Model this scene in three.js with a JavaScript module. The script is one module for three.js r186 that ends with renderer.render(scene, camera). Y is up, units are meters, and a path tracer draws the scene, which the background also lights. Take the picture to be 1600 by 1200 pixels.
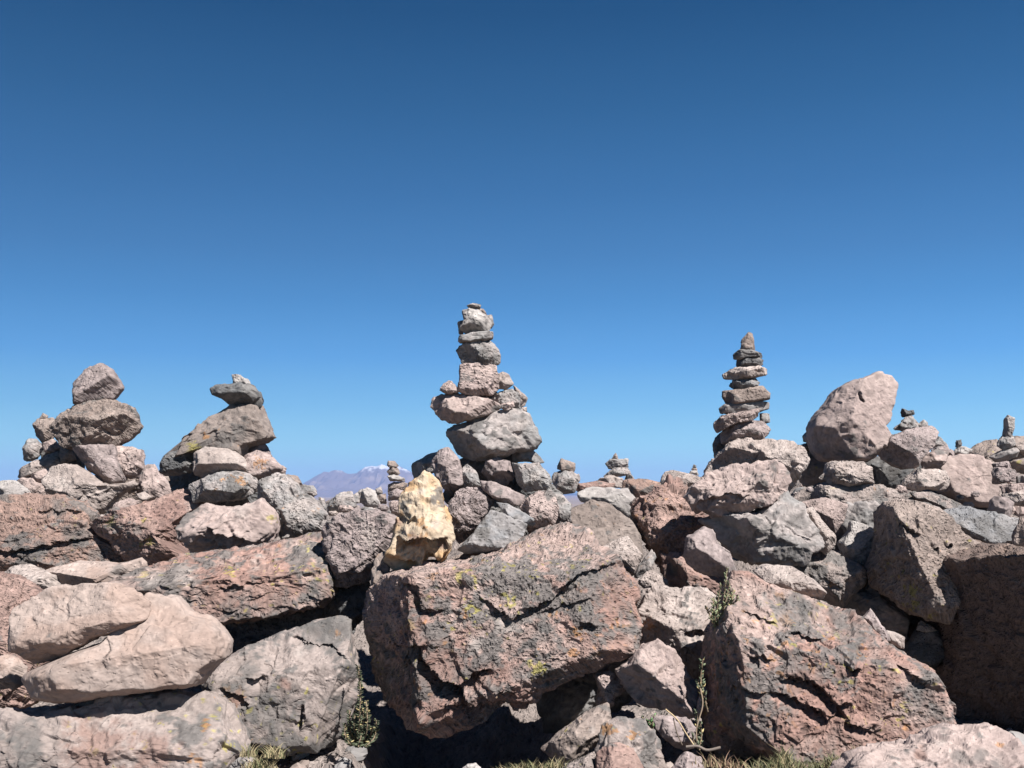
import * as THREE from 'three';
import { mergeGeometries } from 'three/addons/utils/BufferGeometryUtils.js';

// ---------------------------------------------------------------- camera, sky, sun, exposure
const scene = new THREE.Scene();
const EYE = 1.5, FOCAL = 1688, PITCH = Math.atan((770 - 600) / FOCAL);
const camera = new THREE.PerspectiveCamera(2 * Math.atan(600 / FOCAL) * 180 / Math.PI, 4 / 3, 0.1, 90000);
camera.position.set(0, EYE, 0);
camera.rotation.x = PITCH;

const renderer = new THREE.WebGLRenderer({ antialias: true });
renderer.toneMapping = THREE.LinearToneMapping;
const EXPOSURE = 2.15;
renderer.toneMappingExposure = EXPOSURE;
renderer.shadowMap.enabled = true;
renderer.setSize(1024, 768);

const srgb = (r, g, b) => [r, g, b].map((c) => { c /= 255; return c <= 0.04045 ? c / 12.92 : ((c + 0.055) / 1.055) ** 2.4; });
{ // clear high-altitude sky: pale at the horizon, deep blue overhead, a little brighter on the sun's side
  const W = 128, H = 1024, data = new Float32Array(W * H * 4);
  const stops = [[-90, 70, 62, 58], [-0.5, 80, 74, 70], [0, 170, 226, 246], [1, 167, 225, 247], [2.4, 156, 222, 248], [4.5, 126, 196, 241], [7.1, 95, 168, 231], [10, 76, 145, 207], [12.5, 67, 129, 188], [15.8, 54, 113, 170], [20, 40, 97, 149], [24.7, 23, 79, 128], [40, 17, 58, 101], [90, 12, 45, 84]];
  for (let j = 0; j < H; j++) {
    const el = ((j + 0.5) / H - 0.5) * 180;
    let k = 0; while (k < stops.length - 2 && stops[k + 1][0] < el) k++;
    const [a, b] = [stops[k], stops[k + 1]], t = Math.min(1, Math.max(0, (el - a[0]) / (b[0] - a[0])));
    const A = srgb(a[1], a[2], a[3]), B = srgb(b[1], b[2], b[3]);
    for (let i = 0; i < W; i++) { for (let c = 0; c < 3; c++) data[(j * W + i) * 4 + c] = (A[c] + (B[c] - A[c]) * t) / EXPOSURE * (0.97 + 0.15 * Math.cos(((i + 0.5) / W - 0.5) * 2 * Math.PI) * Math.cos(el * Math.PI / 180)); data[(j * W + i) * 4 + 3] = 1; }
  }
  const sky = new THREE.DataTexture(data, W, H, THREE.RGBAFormat, THREE.FloatType);
  sky.mapping = THREE.EquirectangularReflectionMapping; sky.magFilter = sky.minFilter = THREE.LinearFilter; sky.needsUpdate = true;
  scene.background = sky; scene.environment = sky;
}
const SUN = new THREE.Vector3(0.43, 0.74, 0.52).normalize();
const sun = new THREE.DirectionalLight(new THREE.Color(1, 0.98, 0.955), 5);
sun.position.copy(SUN).multiplyScalar(60).add(new THREE.Vector3(0, 0, -8));
sun.target.position.set(0, 0, -8);
sun.castShadow = true; sun.shadow.radius = 1; sun.shadow.mapSize.set(4096, 4096);
Object.assign(sun.shadow.camera, { left: -20, right: 20, top: 20, bottom: -20, near: 1, far: 140 });
scene.add(sun, sun.target);

// ---------------------------------------------------------------- helpers
const clamp = (x, a = 0, b = 1) => x < a ? a : x > b ? b : x, mix = (a, b, t) => a + (b - a) * t;
const sstep = (a, b, x) => { const t = clamp((x - a) / (b - a)); return t * t * (3 - 2 * t); };
const rng = (s) => { let a = (s * 2654435761) >>> 0; return () => { a = (a + 0x6D2B79F5) | 0; let t = Math.imul(a ^ (a >>> 15), 1 | a); t = (t + Math.imul(t ^ (t >>> 7), 61 | t)) ^ t; return ((t ^ (t >>> 14)) >>> 0) / 4294967296; }; };
const hash = (x, y, z) => { let h = (Math.imul(x, 374761393) + Math.imul(y, 668265263) + Math.imul(z, 1440662683)) | 0; h = Math.imul(h ^ (h >>> 13), 1274126177); return (h ^ (h >>> 16)) >>> 0; };
const h1 = (x, y, z) => hash(x, y, z) / 4294967296;
function noise(x, y, z) { // value noise, about -1..1
  const i = Math.floor(x), j = Math.floor(y), k = Math.floor(z);
  let u = x - i, v = y - j, w = z - k; u = u * u * (3 - 2 * u); v = v * v * (3 - 2 * v); w = w * w * (3 - 2 * w);
  return 2 * mix(mix(mix(h1(i, j, k), h1(i + 1, j, k), u), mix(h1(i, j + 1, k), h1(i + 1, j + 1, k), u), v),
    mix(mix(h1(i, j, k + 1), h1(i + 1, j, k + 1), u), mix(h1(i, j + 1, k + 1), h1(i + 1, j + 1, k + 1), u), v), w) - 1;
}
const fbm = (x, y, z, n) => { let s = 0, a = 0.5, t = 0; for (let i = 0; i < n; i++) { s += a * noise(x, y, z); t += a; a *= 0.5; x = x * 2.03 + 7.1; y = y * 2.03 + 3.7; z = z * 2.03 + 1.3; } return s / t; };
function chips(x, y, z, tilt) { // broken stone: a tilted little plane in every cell, stepped where two cells meet
  const i = Math.floor(x), j = Math.floor(y), k = Math.floor(z);
  let d1 = 9, d2 = 9, v1 = 0, v2 = 0;
  for (let a = -1; a < 2; a++) for (let b = -1; b < 2; b++) for (let c = -1; c < 2; c++) {
    const h = hash(i + a, j + b, k + c), h2 = hash(h & 0xffff, h >>> 16, 77);
    const dx = x - (i + a + (h & 1023) / 1023), dy = y - (j + b + ((h >>> 10) & 1023) / 1023), dz = z - (k + c + ((h >>> 20) & 1023) / 1023), d = dx * dx + dy * dy + dz * dz;
    if (d < d2) {
      const v = ((h2 & 255) / 255 - 0.5) * 0.9 + tilt * (((h2 >>> 8) & 255) / 127.5 - 1) * dx + tilt * (((h2 >>> 16) & 255) / 127.5 - 1) * dy + tilt * ((h2 >>> 24) / 127.5 - 1) * dz;
      if (d < d1) { d2 = d1; v2 = v1; d1 = d; v1 = v; } else { d2 = d; v2 = v; }
    }
  }
  return mix((v1 + v2) / 2, v1, sstep(0, 0.06, Math.sqrt(d2) - Math.sqrt(d1)));
}
// pixel of the photograph (1600 x 1200) -> point of the place at a given distance ahead, and back
const CP = Math.cos(PITCH), SP = Math.sin(PITCH);
function at(px, py, D) { const u = (px - 800) / FOCAL, v = (600 - py) / FOCAL, y = v * CP + SP, z = CP - v * SP; return [u / z * D, EYE + y / z * D, -D]; }
function pixel(x, y, z) { y -= EYE; const depth = -z * CP + y * SP, up = y * CP + z * SP; return [800 + FOCAL * x / depth, 600 - FOCAL * up / depth]; }
const taken = {};
const numbered = (n) => { taken[n] = (taken[n] ?? -1) + 1; return taken[n] ? `${n}_${String(taken[n]).padStart(3, '0')}` : n; };
function add(o, name, label, category, extra = {}) {
  o.name = numbered(name); Object.assign(o.userData, { label, category }, extra); scene.add(o);
  o.traverse((m) => { if (m.isMesh) m.castShadow = m.receiveShadow = true; }); return o;
}
// grain shared by every stone: specks and small pits, one tile for 1.7 m of stone
function grainSkin(seed, contrast, pits, bump) {
  const W = 1024, rnd = rng(seed), hgt = new Float32Array(W * W), val = new Float32Array(W * W);
  for (let f = 8, a = 0.34; f <= 256; f *= 2, a *= 0.86) {
    const lat = new Float32Array(f * f).map(() => rnd() * 2 - 1);
    for (let y = 0; y < W; y++) { const v = y / W * f, j = v | 0, tv = v - j, sv = tv * tv * (3 - 2 * tv), r0 = j * f, r1 = ((j + 1) % f) * f;
      for (let x = 0; x < W; x++) { const u = x / W * f, i = u | 0, tu = u - i, su = tu * tu * (3 - 2 * tu), i1 = (i + 1) % f; const n = mix(mix(lat[r0 + i], lat[r0 + i1], su), mix(lat[r1 + i], lat[r1 + i1], su), sv); hgt[y * W + x] += a * n; val[y * W + x] += a * n * (f > 16 ? 0.8 : 0.4); } }
  }
  for (let k = 0; k < pits; k++) { // dark pits and pale crystals
    const cx = rnd() * W, cy = rnd() * W, r = 1.5 + 7 * rnd() ** 3, up = rnd() < 0.42 ? 1 : -1, s = 0.5 + 0.5 * rnd(), e = 0.6 + 0.8 * rnd();
    for (let y = -r * 1.4 | 0; y <= r * 1.4; y++) for (let x = -r * 1.4 | 0; x <= r * 1.4; x++) { const d = Math.hypot(x * e, y / e) / r; if (d < 1) { const q = (((cy + y + W) | 0) % W) * W + ((cx + x + W) | 0) % W; hgt[q] += up * s * (1 - d * d) * (up > 0 ? 0.35 : 0.9); val[q] += up * s * (1 - d * d) * (up > 0 ? 0.75 : 0.45); } }
  }
  const tex = (f, srgbMap) => { const d = new Uint8Array(W * W * 4); for (let i = 0; i < W * W; i++) { const v = clamp(f(i)) * 255; d[i * 4] = d[i * 4 + 1] = d[i * 4 + 2] = v; d[i * 4 + 3] = 255; } const t = new THREE.DataTexture(d, W, W); t.wrapS = t.wrapT = THREE.RepeatWrapping; t.magFilter = t.minFilter = THREE.LinearFilter; t.needsUpdate = true; return t; };
  return new THREE.MeshStandardMaterial({ vertexColors: true, roughness: 0.93, metalness: 0, map: tex((i) => 0.72 + contrast * 0.5 * val[i]), bumpMap: tex((i) => 0.5 + 0.3 * hgt[i]), bumpScale: bump });
}
const stoneSkin = grainSkin(5, 0.6, 12000, 0.024), smoothSkin = grainSkin(9, 0.4, 6000, 0.012), craggySkin = grainSkin(12, 0.7, 16000, 0.036), boulderSkin = grainSkin(21, 0.82, 18000, 0.03);
const UV = 1 / 1.7, ALBEDO = 0.63 / 0.72;

// ---------------------------------------------------------------- stone colours (linear base colours)
// base, second tone, share of the second tone, dark crust and its share, yellow and orange lichen shares, speckle
const KINDS = {
  pink: { a: [0.45, 0.345, 0.308], b: [0.37, 0.28, 0.252], s: 0.5, crust: 0.12, y: 0, o: 0, sp: 0.2 },
  pale: { a: [0.45, 0.37, 0.33], b: [0.36, 0.29, 0.257], s: 0.5, crust: 0.06, y: 0, o: 0, sp: 0.2 },
  white: { a: [0.45, 0.405, 0.375], b: [0.35, 0.31, 0.29], s: 0.45, crust: 0.08, y: 0, o: 0, sp: 0.16 },
  tan: { a: [0.425, 0.33, 0.285], b: [0.385, 0.278, 0.23], s: 0.5, crust: 0.02, y: 0, o: 0, sp: 0.13 },
  gray: { a: [0.30, 0.278, 0.265], b: [0.37, 0.318, 0.295], s: 0.45, crust: 0.2, y: 0, o: 0.02, sp: 0.24 },
  blue: { a: [0.245, 0.238, 0.24], b: [0.30, 0.275, 0.265], s: 0.4, crust: 0.12, y: 0, o: 0, sp: 0.14 },
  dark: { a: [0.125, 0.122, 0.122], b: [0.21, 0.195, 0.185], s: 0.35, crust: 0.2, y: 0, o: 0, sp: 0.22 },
  mauve: { a: [0.35, 0.278, 0.26], b: [0.28, 0.22, 0.207], s: 0.5, crust: 0.14, y: 0, o: 0, sp: 0.3 },
  brown: { a: [0.335, 0.262, 0.225], b: [0.265, 0.203, 0.173], s: 0.5, crust: 0.16, y: 0.02, o: 0.03, sp: 0.18 },
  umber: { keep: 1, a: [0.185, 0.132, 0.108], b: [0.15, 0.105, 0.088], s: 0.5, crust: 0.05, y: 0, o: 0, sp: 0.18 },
  dun: { a: [0.265, 0.212, 0.185], b: [0.22, 0.172, 0.148], s: 0.5, crust: 0.1, y: 0, o: 0.02, sp: 0.14 },
  red: { keep: 1, a: [0.335, 0.222, 0.187], b: [0.25, 0.155, 0.13], s: 0.5, crust: 0.12, y: 0.05, o: 0.03, sp: 0.2 },
  rust: { keep: 1, a: [0.36, 0.23, 0.18], b: [0.29, 0.19, 0.155], s: 0.5, crust: 0.36, y: 0.02, o: 0.05, sp: 0.16 },
  mixed: { a: [0.37, 0.268, 0.232], b: [0.31, 0.185, 0.15], s: 0.45, crust: 0.37, y: 0.08, o: 0.06, sp: 0.22 },
  ash: { a: [0.355, 0.285, 0.255], b: [0.28, 0.225, 0.20], s: 0.5, crust: 0.38, y: 0.06, o: 0.05, sp: 0.2 },
  gold: { keep: 1, a: [0.57, 0.36, 0.19], b: [0.59, 0.46, 0.33], s: 0.6, crust: 0.12, y: 0, o: 0.16, sp: 0.22 },
};
const CRUST = [0.15, 0.137, 0.128], YELLOW = [0.42, 0.36, 0.05], ORANGE = [0.46, 0.2, 0.045];
function tint(k, x, y, z, S, grain, up, out, q, proud = 0) {
  const big = fbm(x / S * 1.9, y / S * 2.6, z / S * 1.9, 3), mid = fbm(x * 9 + 5, y * 12, z * 9, 3), fine = noise(x * grain, y * grain, z * grain), fine2 = noise(x * grain * 0.4 + 9, y * grain * 0.4, z * grain * 0.4);
  const t = sstep(-0.25, 0.25, big + 0.5 * mid + (0.5 - k.s) * -0.8);
  let r = mix(k.a[0], k.b[0], t), g = mix(k.a[1], k.b[1], t), b = mix(k.a[2], k.b[2], t);
  const edge = 0.5 * fbm(x / S * 2.3 + 31, y / S * 3 + 3, z / S * 2.3, 2) + 0.42 * fbm(x * 11 + 7, y * 14, z * 11, 2) + 0.4 * fbm(x * 34, y * 40 + 5, z * 34, 3);
  const c = k.crust ? sstep(0, 0.17, edge + clamp(proud * 5, -0.3, 0.3) + (k.crust - 0.42) * 1.25) * 0.85 : 0;
  r = mix(r, CRUST[0], c); g = mix(g, CRUST[1], c); b = mix(b, CRUST[2], c);
  const ly = k.y ? sstep(0.44, 0.52, fbm(x * 34 + 50, y * 34, z * 34, 3) + 0.3 * noise(x * 2.2, y * 2.2 + 8, z * 2.2) + k.y - 0.2) : 0, lo = k.o ? sstep(0.46, 0.56, fbm(x * 30, y * 30 + 40, z * 30, 3) + 0.3 * noise(x * 2, y * 2 + 18, z * 2) + k.o - 0.18) : 0;
  r = mix(r, YELLOW[0], ly * 0.55); g = mix(g, YELLOW[1], ly * 0.55); b = mix(b, YELLOW[2], ly * 0.55);
  r = mix(r, ORANGE[0], lo * 0.45); g = mix(g, ORANGE[1], lo * 0.45); b = mix(b, ORANGE[2], lo * 0.45);
  const gray = (r + g + b) / 3, ds = k.keep ? 0 : 0.02; r = mix(r, gray, ds); g = mix(g, gray, ds); b = mix(b, gray, ds);
  const dust = 0.1 * up, m = 1 + k.sp * (fine + 0.6 * fine2) + 0.12 * mid + dust;
  out[q] = clamp(r * m * ALBEDO, 0.015, 0.9); out[q + 1] = clamp(g * m * ALBEDO, 0.015, 0.9); out[q + 2] = clamp(b * m * ALBEDO, 0.015, 0.9);
}

// ---------------------------------------------------------------- a stone
// Its side view is an outline traced in the picture, set up at its own distance; its depth is a rounded body cut by
// flat faces, then broken up with chips, ledges and grain. Letters name the direction a flat face looks.
const FACES = { U: [0, -0.76, 0.65], L: [-0.85, -0.05, 0.5], R: [0.85, 0.1, 0.5], T: [0, 0.88, 0.48], F: [0, 0.15, 1], D: [-0.55, -0.42, 0.72], E: [0.55, -0.55, 0.62], Q: [-0.5, 0.5, 0.7], P: [0.5, 0.5, 0.7], S: [-0.88, -0.25, 0.4], G: [0.1, 0.5, 0.86], B: [0, 0.3, -1] };
const sphereCache = new Map();
function cubeSphere(n) {
  if (sphereCache.has(n)) return sphereCache.get(n);
  const dir = [], idx = [], seen = new Map(), axes = [[0, 1, 2, 1], [0, 1, 2, -1], [1, 2, 0, 1], [1, 2, 0, -1], [2, 0, 1, 1], [2, 0, 1, -1]];
  for (const [ua, va, wa, sg] of axes) {
    const grid = [];
    for (let j = 0; j <= n; j++) for (let i = 0; i <= n; i++) {
      const c = [0, 0, 0]; c[ua] = 2 * i - n; c[va] = 2 * j - n; c[wa] = sg * n;
      const key = ((c[0] + n) * 1024 + (c[1] + n)) * 1024 + c[2] + n;
      let id = seen.get(key);
      if (id === undefined) {
        const p = c.map((e) => Math.tan(e / n * Math.PI / 4)), l = Math.hypot(...p);
        p[0] /= l; p[1] /= l; p[2] = p[2] / l + 0.38; const m = Math.hypot(...p); // more of the mesh on the side that faces the visitor
        id = dir.length / 3; dir.push(p[0] / m, p[1] / m, p[2] / m); seen.set(key, id);
      }
      grid.push(id);
    }
    for (let j = 0; j < n; j++) for (let i = 0; i < n; i++) {
      const a = grid[j * (n + 1) + i], b = grid[j * (n + 1) + i + 1], c = grid[(j + 1) * (n + 1) + i], d = grid[(j + 1) * (n + 1) + i + 1];
      if (sg > 0) idx.push(a, b, d, a, d, c); else idx.push(a, d, b, a, c, d);
    }
  }
  const r = { dir: new Float32Array(dir), idx: new Uint32Array(idx) }; sphereCache.set(n, r); return r;
}
let stoneCount = 0, triangles = 0;
const DENSE = 1.24;
function stone(name, label, D, kind, outline, cuts = '', o = {}) {
  const seed = ++stoneCount, rnd = rng(seed * 7 + 3), k = KINDS[kind];
  const px = outline.trim().split(/\s+/).map((s) => s.split(',').map(Number)), far0 = px.map(([x, y]) => at(x, y, D)), spread = (e) => Math.max(...far0.map((p) => p[e])) - Math.min(...far0.map((p) => p[e])), ahead = (o.ahead ?? 0.18) * (o.t ?? 0.85) * Math.sqrt(spread(0) * spread(1)) / 2, P = px.map(([x, y]) => at(x, y, D - ahead)); // the outline is that of the bulge, a little nearer than the middle
  let A = 0, cx = 0, cy = 0, A1600 = 0;
  P.forEach((p, i) => { const q = P[(i + 1) % P.length], c = p[0] * q[1] - q[0] * p[1]; A += c; cx += (p[0] + q[0]) * c; cy += (p[1] + q[1]) * c; });
  cx /= 3 * A; cy /= 3 * A; A = Math.abs(A) / 2; A1600 = A * (FOCAL / D) ** 2;
  if (o.c) [cx, cy] = at(o.c[0], o.c[1], D - ahead);
  const xs = P.map((p) => p[0]), ys = P.map((p) => p[1]), a = (Math.max(...xs) - Math.min(...xs)) / 2, b = (Math.max(...ys) - Math.min(...ys)) / 2;
  const N = 360, prof = new Float32Array(N), grow = o.grow ?? 1.02;
  for (let i = 0; i < N; i++) {
    const th = i / N * 2 * Math.PI, dx = Math.cos(th), dy = Math.sin(th); let far = 0;
    for (let e = 0; e < P.length; e++) {
      const p = P[e], q = P[(e + 1) % P.length], ex = q[0] - p[0], ey = q[1] - p[1], wx = p[0] - cx, wy = p[1] - cy, den = dx * ey - dy * ex;
      if (Math.abs(den) < 1e-12) continue;
      const t = (wx * ey - wy * ex) / den, u = (wx * dy - wy * dx) / den;
      if (u >= -1e-6 && u <= 1 + 1e-6 && t > far) far = t;
    }
    prof[i] = far * grow;
  }
  const sm = prof.map((v, i) => (prof[(i + N - 1) % N] + 3 * v + prof[(i + 1) % N]) / 5);
  const T = (o.t ?? 0.85) * Math.sqrt(a * b), pw = o.p ?? 3, S = Math.sqrt(A);
  const n = Math.round(clamp(Math.sqrt(A1600 * 0.41 / 3.4) * DENSE * (o.dense ?? 1), A1600 > 60 ? 17 : 9, 150));
  const { dir, idx } = cubeSphere(n), V = dir.length / 3, pos = new Float32Array(V * 3), col = new Float32Array(V * 3), uv = new Float32Array(V * 2);
  const body = (x, y, z, res) => {
    const X = x * a, Y = y * b, th = Math.atan2(Y, X), f = ((th / (2 * Math.PI) + 1) % 1) * N, i = Math.floor(f) % N, R = mix(sm[i], sm[(i + 1) % N], f - Math.floor(f));
    const rho = Math.sqrt(x * x + y * y), kk = Math.pow(Math.pow(rho, pw) + Math.pow(Math.abs(z), pw), -1 / pw), s = rho * kk, c = rho > 1e-9 ? 1 / Math.hypot(X, Y) : 0;
    res[0] = X * c * R * s; res[1] = Y * c * R * s; res[2] = z * kk * T;
  };
  // flat faces: those asked for, then a few of the stone's own
  const planes = [], r3 = [0, 0, 0];
  for (const m of cuts.matchAll(/([A-Za-z])([.\d]+)/g)) { const f = FACES[m[1].toUpperCase()]; planes.push([f[0] + (rnd() - 0.5) * 0.12, f[1] + (rnd() - 0.5) * 0.12, f[2] + (rnd() - 0.5) * 0.12, m[1] > 'Z' ? -m[2] : +m[2]]); }
  for (const f of o.f ?? []) planes.push([...f]);
  for (let i = 0; i < (o.own ?? 12); i++) { const th = rnd() * 6.283, zz = i % 3 ? 0.25 + 0.7 * rnd() : -0.3 - 0.6 * rnd(), rr = Math.sqrt(1 - zz * zz); planes.push([rr * Math.cos(th), rr * Math.sin(th), zz, 0.64 + 0.24 * rnd()]); }
  for (const p of planes) {
    const l = Math.hypot(p[0], p[1], p[2]); p[0] /= l; p[1] /= l; p[2] /= l; let H = 0;
    if (p[3] < 0) { // measured from the outline: the face starts there and runs forward
      P.forEach((e) => { H = Math.max(H, (e[0] - cx) * p[0] + (e[1] - cy) * p[1]); }); p[3] *= -H * grow; continue;
    }
    for (let i = 0; i < 600; i++) { const zz = 1 - 2 * (i + 0.5) / 600, th = i * 2.39996, rr = Math.sqrt(1 - zz * zz); body(rr * Math.cos(th), rr * Math.sin(th), zz, r3); H = Math.max(H, r3[0] * p[0] + r3[1] * p[1] + r3[2] * p[2]); }
    p[3] *= H;
  }
  const sx = (seed * 13.37) % 97, sy = (seed * 7.91) % 89, rough = o.rough ?? 1, crag = o.crag ?? 1, broad = crag * (S > 0.5 ? 0.66 : 1), lines = o.ledges ?? [], G = FOCAL / D / 3.4;
  const coarse = 0.6 + 0.9 * ((seed * 0.618) % 1), fineGrained = (seed * 0.377) % 1 < 0.38; // grain differs from stone to stone
  const layer = o.layer ?? 1; // below 1: flattened cells, so that breaks run like bedding
  for (let v = 0; v < V; v++) {
    const x = dir[v * 3], y = dir[v * 3 + 1], z = dir[v * 3 + 2];
    body(x, y, z, r3);
    const keep = sstep(0.02, 0.22, Math.abs(z));
    for (const p of planes) {
      const f = r3[0] * p[0] + r3[1] * p[1] + r3[2] * p[2];
      if (f > p[3]) { const q = mix(1, p[3] / f, keep); r3[0] *= q; r3[1] *= q; r3[2] *= q; }
    }
    let X = r3[0], Y = r3[1], Z = r3[2];
    let nx = X / (a * a), ny = Y / (b * b), nz = Z / (T * T); const l = Math.hypot(nx, ny, nz) || 1; nx /= l; ny /= l; nz /= l;
    const ux = X + sx, uy = Y + sy, uz = Z + sx, w = 0.35 * noise(ux / S * 2, uy / S * 2, uz / S * 2);
    let d = S * broad * (0.032 * fbm(ux / S * 1.7, uy / S * 1.7, uz / S * 1.7, 3) + 0.04 * chips(ux / S * 2.6 + w, uy / S * 2.6 / layer, uz / S * 2.6 + w, 0.9) + 0.018 * chips(ux / S * 6.5, uy / S * 6.5 / layer + w, uz / S * 6.5, 1));
    if (S * FOCAL / D > 70) d += crag * (0.016 * chips(ux * 9 + w, uy * 9 / layer, uz * 9, 1) + 0.0065 * chips(ux * 24, uy * 24 / layer, uz * 24 + w, 1));
    d += rough * (0.005 * fbm(ux * 16, uy * 16, uz * 16, 2) + (0.75 / G) * 0.1 * noise(ux * G, uy * G, uz * G) + (0.75 / G) * 0.2 * noise(ux * G * 0.45, uy * G * 0.45, uz * G * 0.45));
    const pit = noise(ux * G * 0.3 + 9, uy * G * 0.3, uz * G * 0.3); if (pit > 0.35) d -= rough * (pit - 0.35) * 0.9 / G;
    d = Math.max(d, -0.3 * S);
    X += nx * d; Y += ny * d; Z += nz * d;
    if (lines.length && z > 0) {
      const [qx, qy] = pixel(cx + X, cy + Y, Z - D);
      for (const { pts, w: width, d: depth } of lines) {
        let best = 1e9, side = 0, alongEnd = 1;
        for (let e = 0; e + 1 < pts.length; e++) {
          const [x0, y0] = pts[e], [x1, y1] = pts[e + 1], ex = x1 - x0, ey = y1 - y0, L2 = ex * ex + ey * ey, t = clamp(((qx - x0) * ex + (qy - y0) * ey) / L2), hx = qx - x0 - ex * t, hy = qy - y0 - ey * t, dd = hx * hx + hy * hy;
          if (dd < best) { best = dd; side = ex * hy - ey * hx; const u = (e + t) / (pts.length - 1); alongEnd = sstep(0, 0.2, u) * sstep(1, 0.8, u); }
        }
        const t = Math.sqrt(best) * (side > 0 ? 1 : -1) + 3 * noise(qx * 0.15, qy * 0.15, seed) + 1.1 * chips(qx * 0.07, qy * 0.07, seed, 1.2) + 1.2 * noise(qx * 0.3, qy * 0.3, seed);
        if (t < width && t > -width) {
          const g = (t > 0 ? sstep(0, 1.8, t) * (1 - t / width) : -0.35 * sstep(-width, 0, t)) * alongEnd * depth * sstep(0, 0.25, z);
          Z -= g * 0.92; Y -= g * -0.25;
        }
      }
    }
    pos[v * 3] = X; pos[v * 3 + 1] = Y; pos[v * 3 + 2] = Z;
    tint(k, ux, uy, uz, S, G * 1.1, ny, col, v * 3, d / S + 0.01);
    uv[v * 2] = (ux + 0.5 * Z) * UV * coarse; uv[v * 2 + 1] = (uy - 0.5 * Z) * UV * coarse;
    for (const [sxp, syp, rad, c] of o.spots ?? []) { // patches of lichen
      if (z < 0) continue; const [qx, qy] = pixel(cx + X, cy + Y, Z - D), dd = Math.hypot(qx - sxp, qy - syp) / rad + (c === 'y' || c === 'o' ? 1.3 * noise(ux * 75, uy * 75, uz * 75) : 0) + 0.9 * fbm(ux * 26, uy * 26, uz * 26, 4), m = (c === 'w' ? sstep(1.1, 0.2, dd) * 0.5 : c === 'g' || c === 'r' ? sstep(1.2, 0.3, dd) * 0.7 : sstep(0.8, 0.62, dd) * 0.55), C = c === 'y' ? YELLOW : c === 'o' ? ORANGE : c === 'g' ? CRUST : c === 'r' ? [0.28, 0.165, 0.132] : [0.47, 0.4, 0.36];
      for (let e = 0; e < 3; e++) col[v * 3 + e] = mix(col[v * 3 + e], C[e] * ALBEDO, m);
    }
  }
  let low = 1e9; for (let v = 0; v < V; v++) low = Math.min(low, pos[v * 3 + 1]);
  for (let v = 0; v < V; v++) pos[v * 3 + 1] -= low;
  const geo = new THREE.BufferGeometry();
  geo.setAttribute('position', new THREE.BufferAttribute(pos, 3)); geo.setAttribute('color', new THREE.BufferAttribute(col, 3)); geo.setAttribute('uv', new THREE.BufferAttribute(uv, 2)); geo.setIndex(new THREE.BufferAttribute(idx, 1)); geo.computeVertexNormals();
  triangles += idx.length / 3;
  const mesh = new THREE.Mesh(geo, rough > 1.25 ? craggySkin : crag < 0.5 || o.flat || (fineGrained && S < 0.5) ? smoothSkin : S > 0.5 ? boulderSkin : stoneSkin); mesh.position.set(cx, cy + low, -D);
  const cat = { boulder: 'boulder', bedrock_ledge: 'bedrock', flat_slab: 'slab', pebble: 'pebble' }[name] ?? 'stone';
  return add(mesh, name, label, cat, o.group ? { group: o.group } : {});
}
const ledge = (s, w, d) => ({ pts: s.split(' ').map((p) => p.split(',').map(Number)), w, d });

// ---------------------------------------------------------------- bedrock and big boulders of the near row
stone('boulder', 'huge reddish boulder crusted with grey lichen, carrying the tall central stack', 6.35, 'mixed',
  '583,905 604,896 650,888 700,884 740,882 770,872 800,852 848,834 890,822 930,838 953,868 972,885 1002,917 1008,940 998,953 1009,976 1009,1003 984,1028 936,1046 890,1062 849,1082 832,1102 787,1111 748,1134 709,1150 690,1157 663,1153 637,1144 615,1121 582,1098 566,1040 560,976 563,927',
  'T.7', { t: 0.85, p: 5, own: 2, grow: 0.99, ahead: 0.5, f: [[-0.85, -0.06, 0.52, -0.98], [0.04, 0.12, 1, 0.74], [0.62, 0.25, 0.74, 0.78], [0.3, -0.7, 0.62, 0.84]], dense: 1.15, ledges: [
    ledge('738,925 770,945 800,966 826,950 866,932 890,905 905,895 945,885 975,872', 26, 0.055), ledge('640,985 665,1035 690,1060 720,1065 745,1045 775,1050', 30, 0.1), ledge('668,1062 715,1074 735,1100 790,1092 835,1098', 34, 0.12), ledge('622,905 652,915 660,950 700,955', 22, 0.05), ledge('614,1000 640,1012 668,1004', 20, 0.08), ledge('840,960 880,945 930,932', 16, 0.03), ledge('905,975 920,972 935,980', 12, 0.06), ledge('690,1100 712,1106 735,1110', 12, 0.04)],
    spots: [[841, 1044, 14, 'y'], [735, 950, 8, 'y'], [905, 990, 10, 'o'], [895, 1022, 6, 'o'], [640, 978, 8, 'y'], [725, 963, 7, 'o'], [660, 940, 16, 'g'], [900, 905, 22, 'g'], [950, 900, 26, 'g'], [845, 985, 20, 'g'], [790, 975, 18, 'w'], [740, 1010, 24, 'w'], [920, 950, 16, 'g'], [985, 985, 16, 'g'], [815, 1050, 16, 'g'], [690, 1040, 40, 'r'], [750, 1060, 26, 'r'], [690, 1110, 30, 'r'], [640, 985, 22, 'r'], [970, 1010, 24, 'r'], [960, 940, 30, 'r']] });
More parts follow.
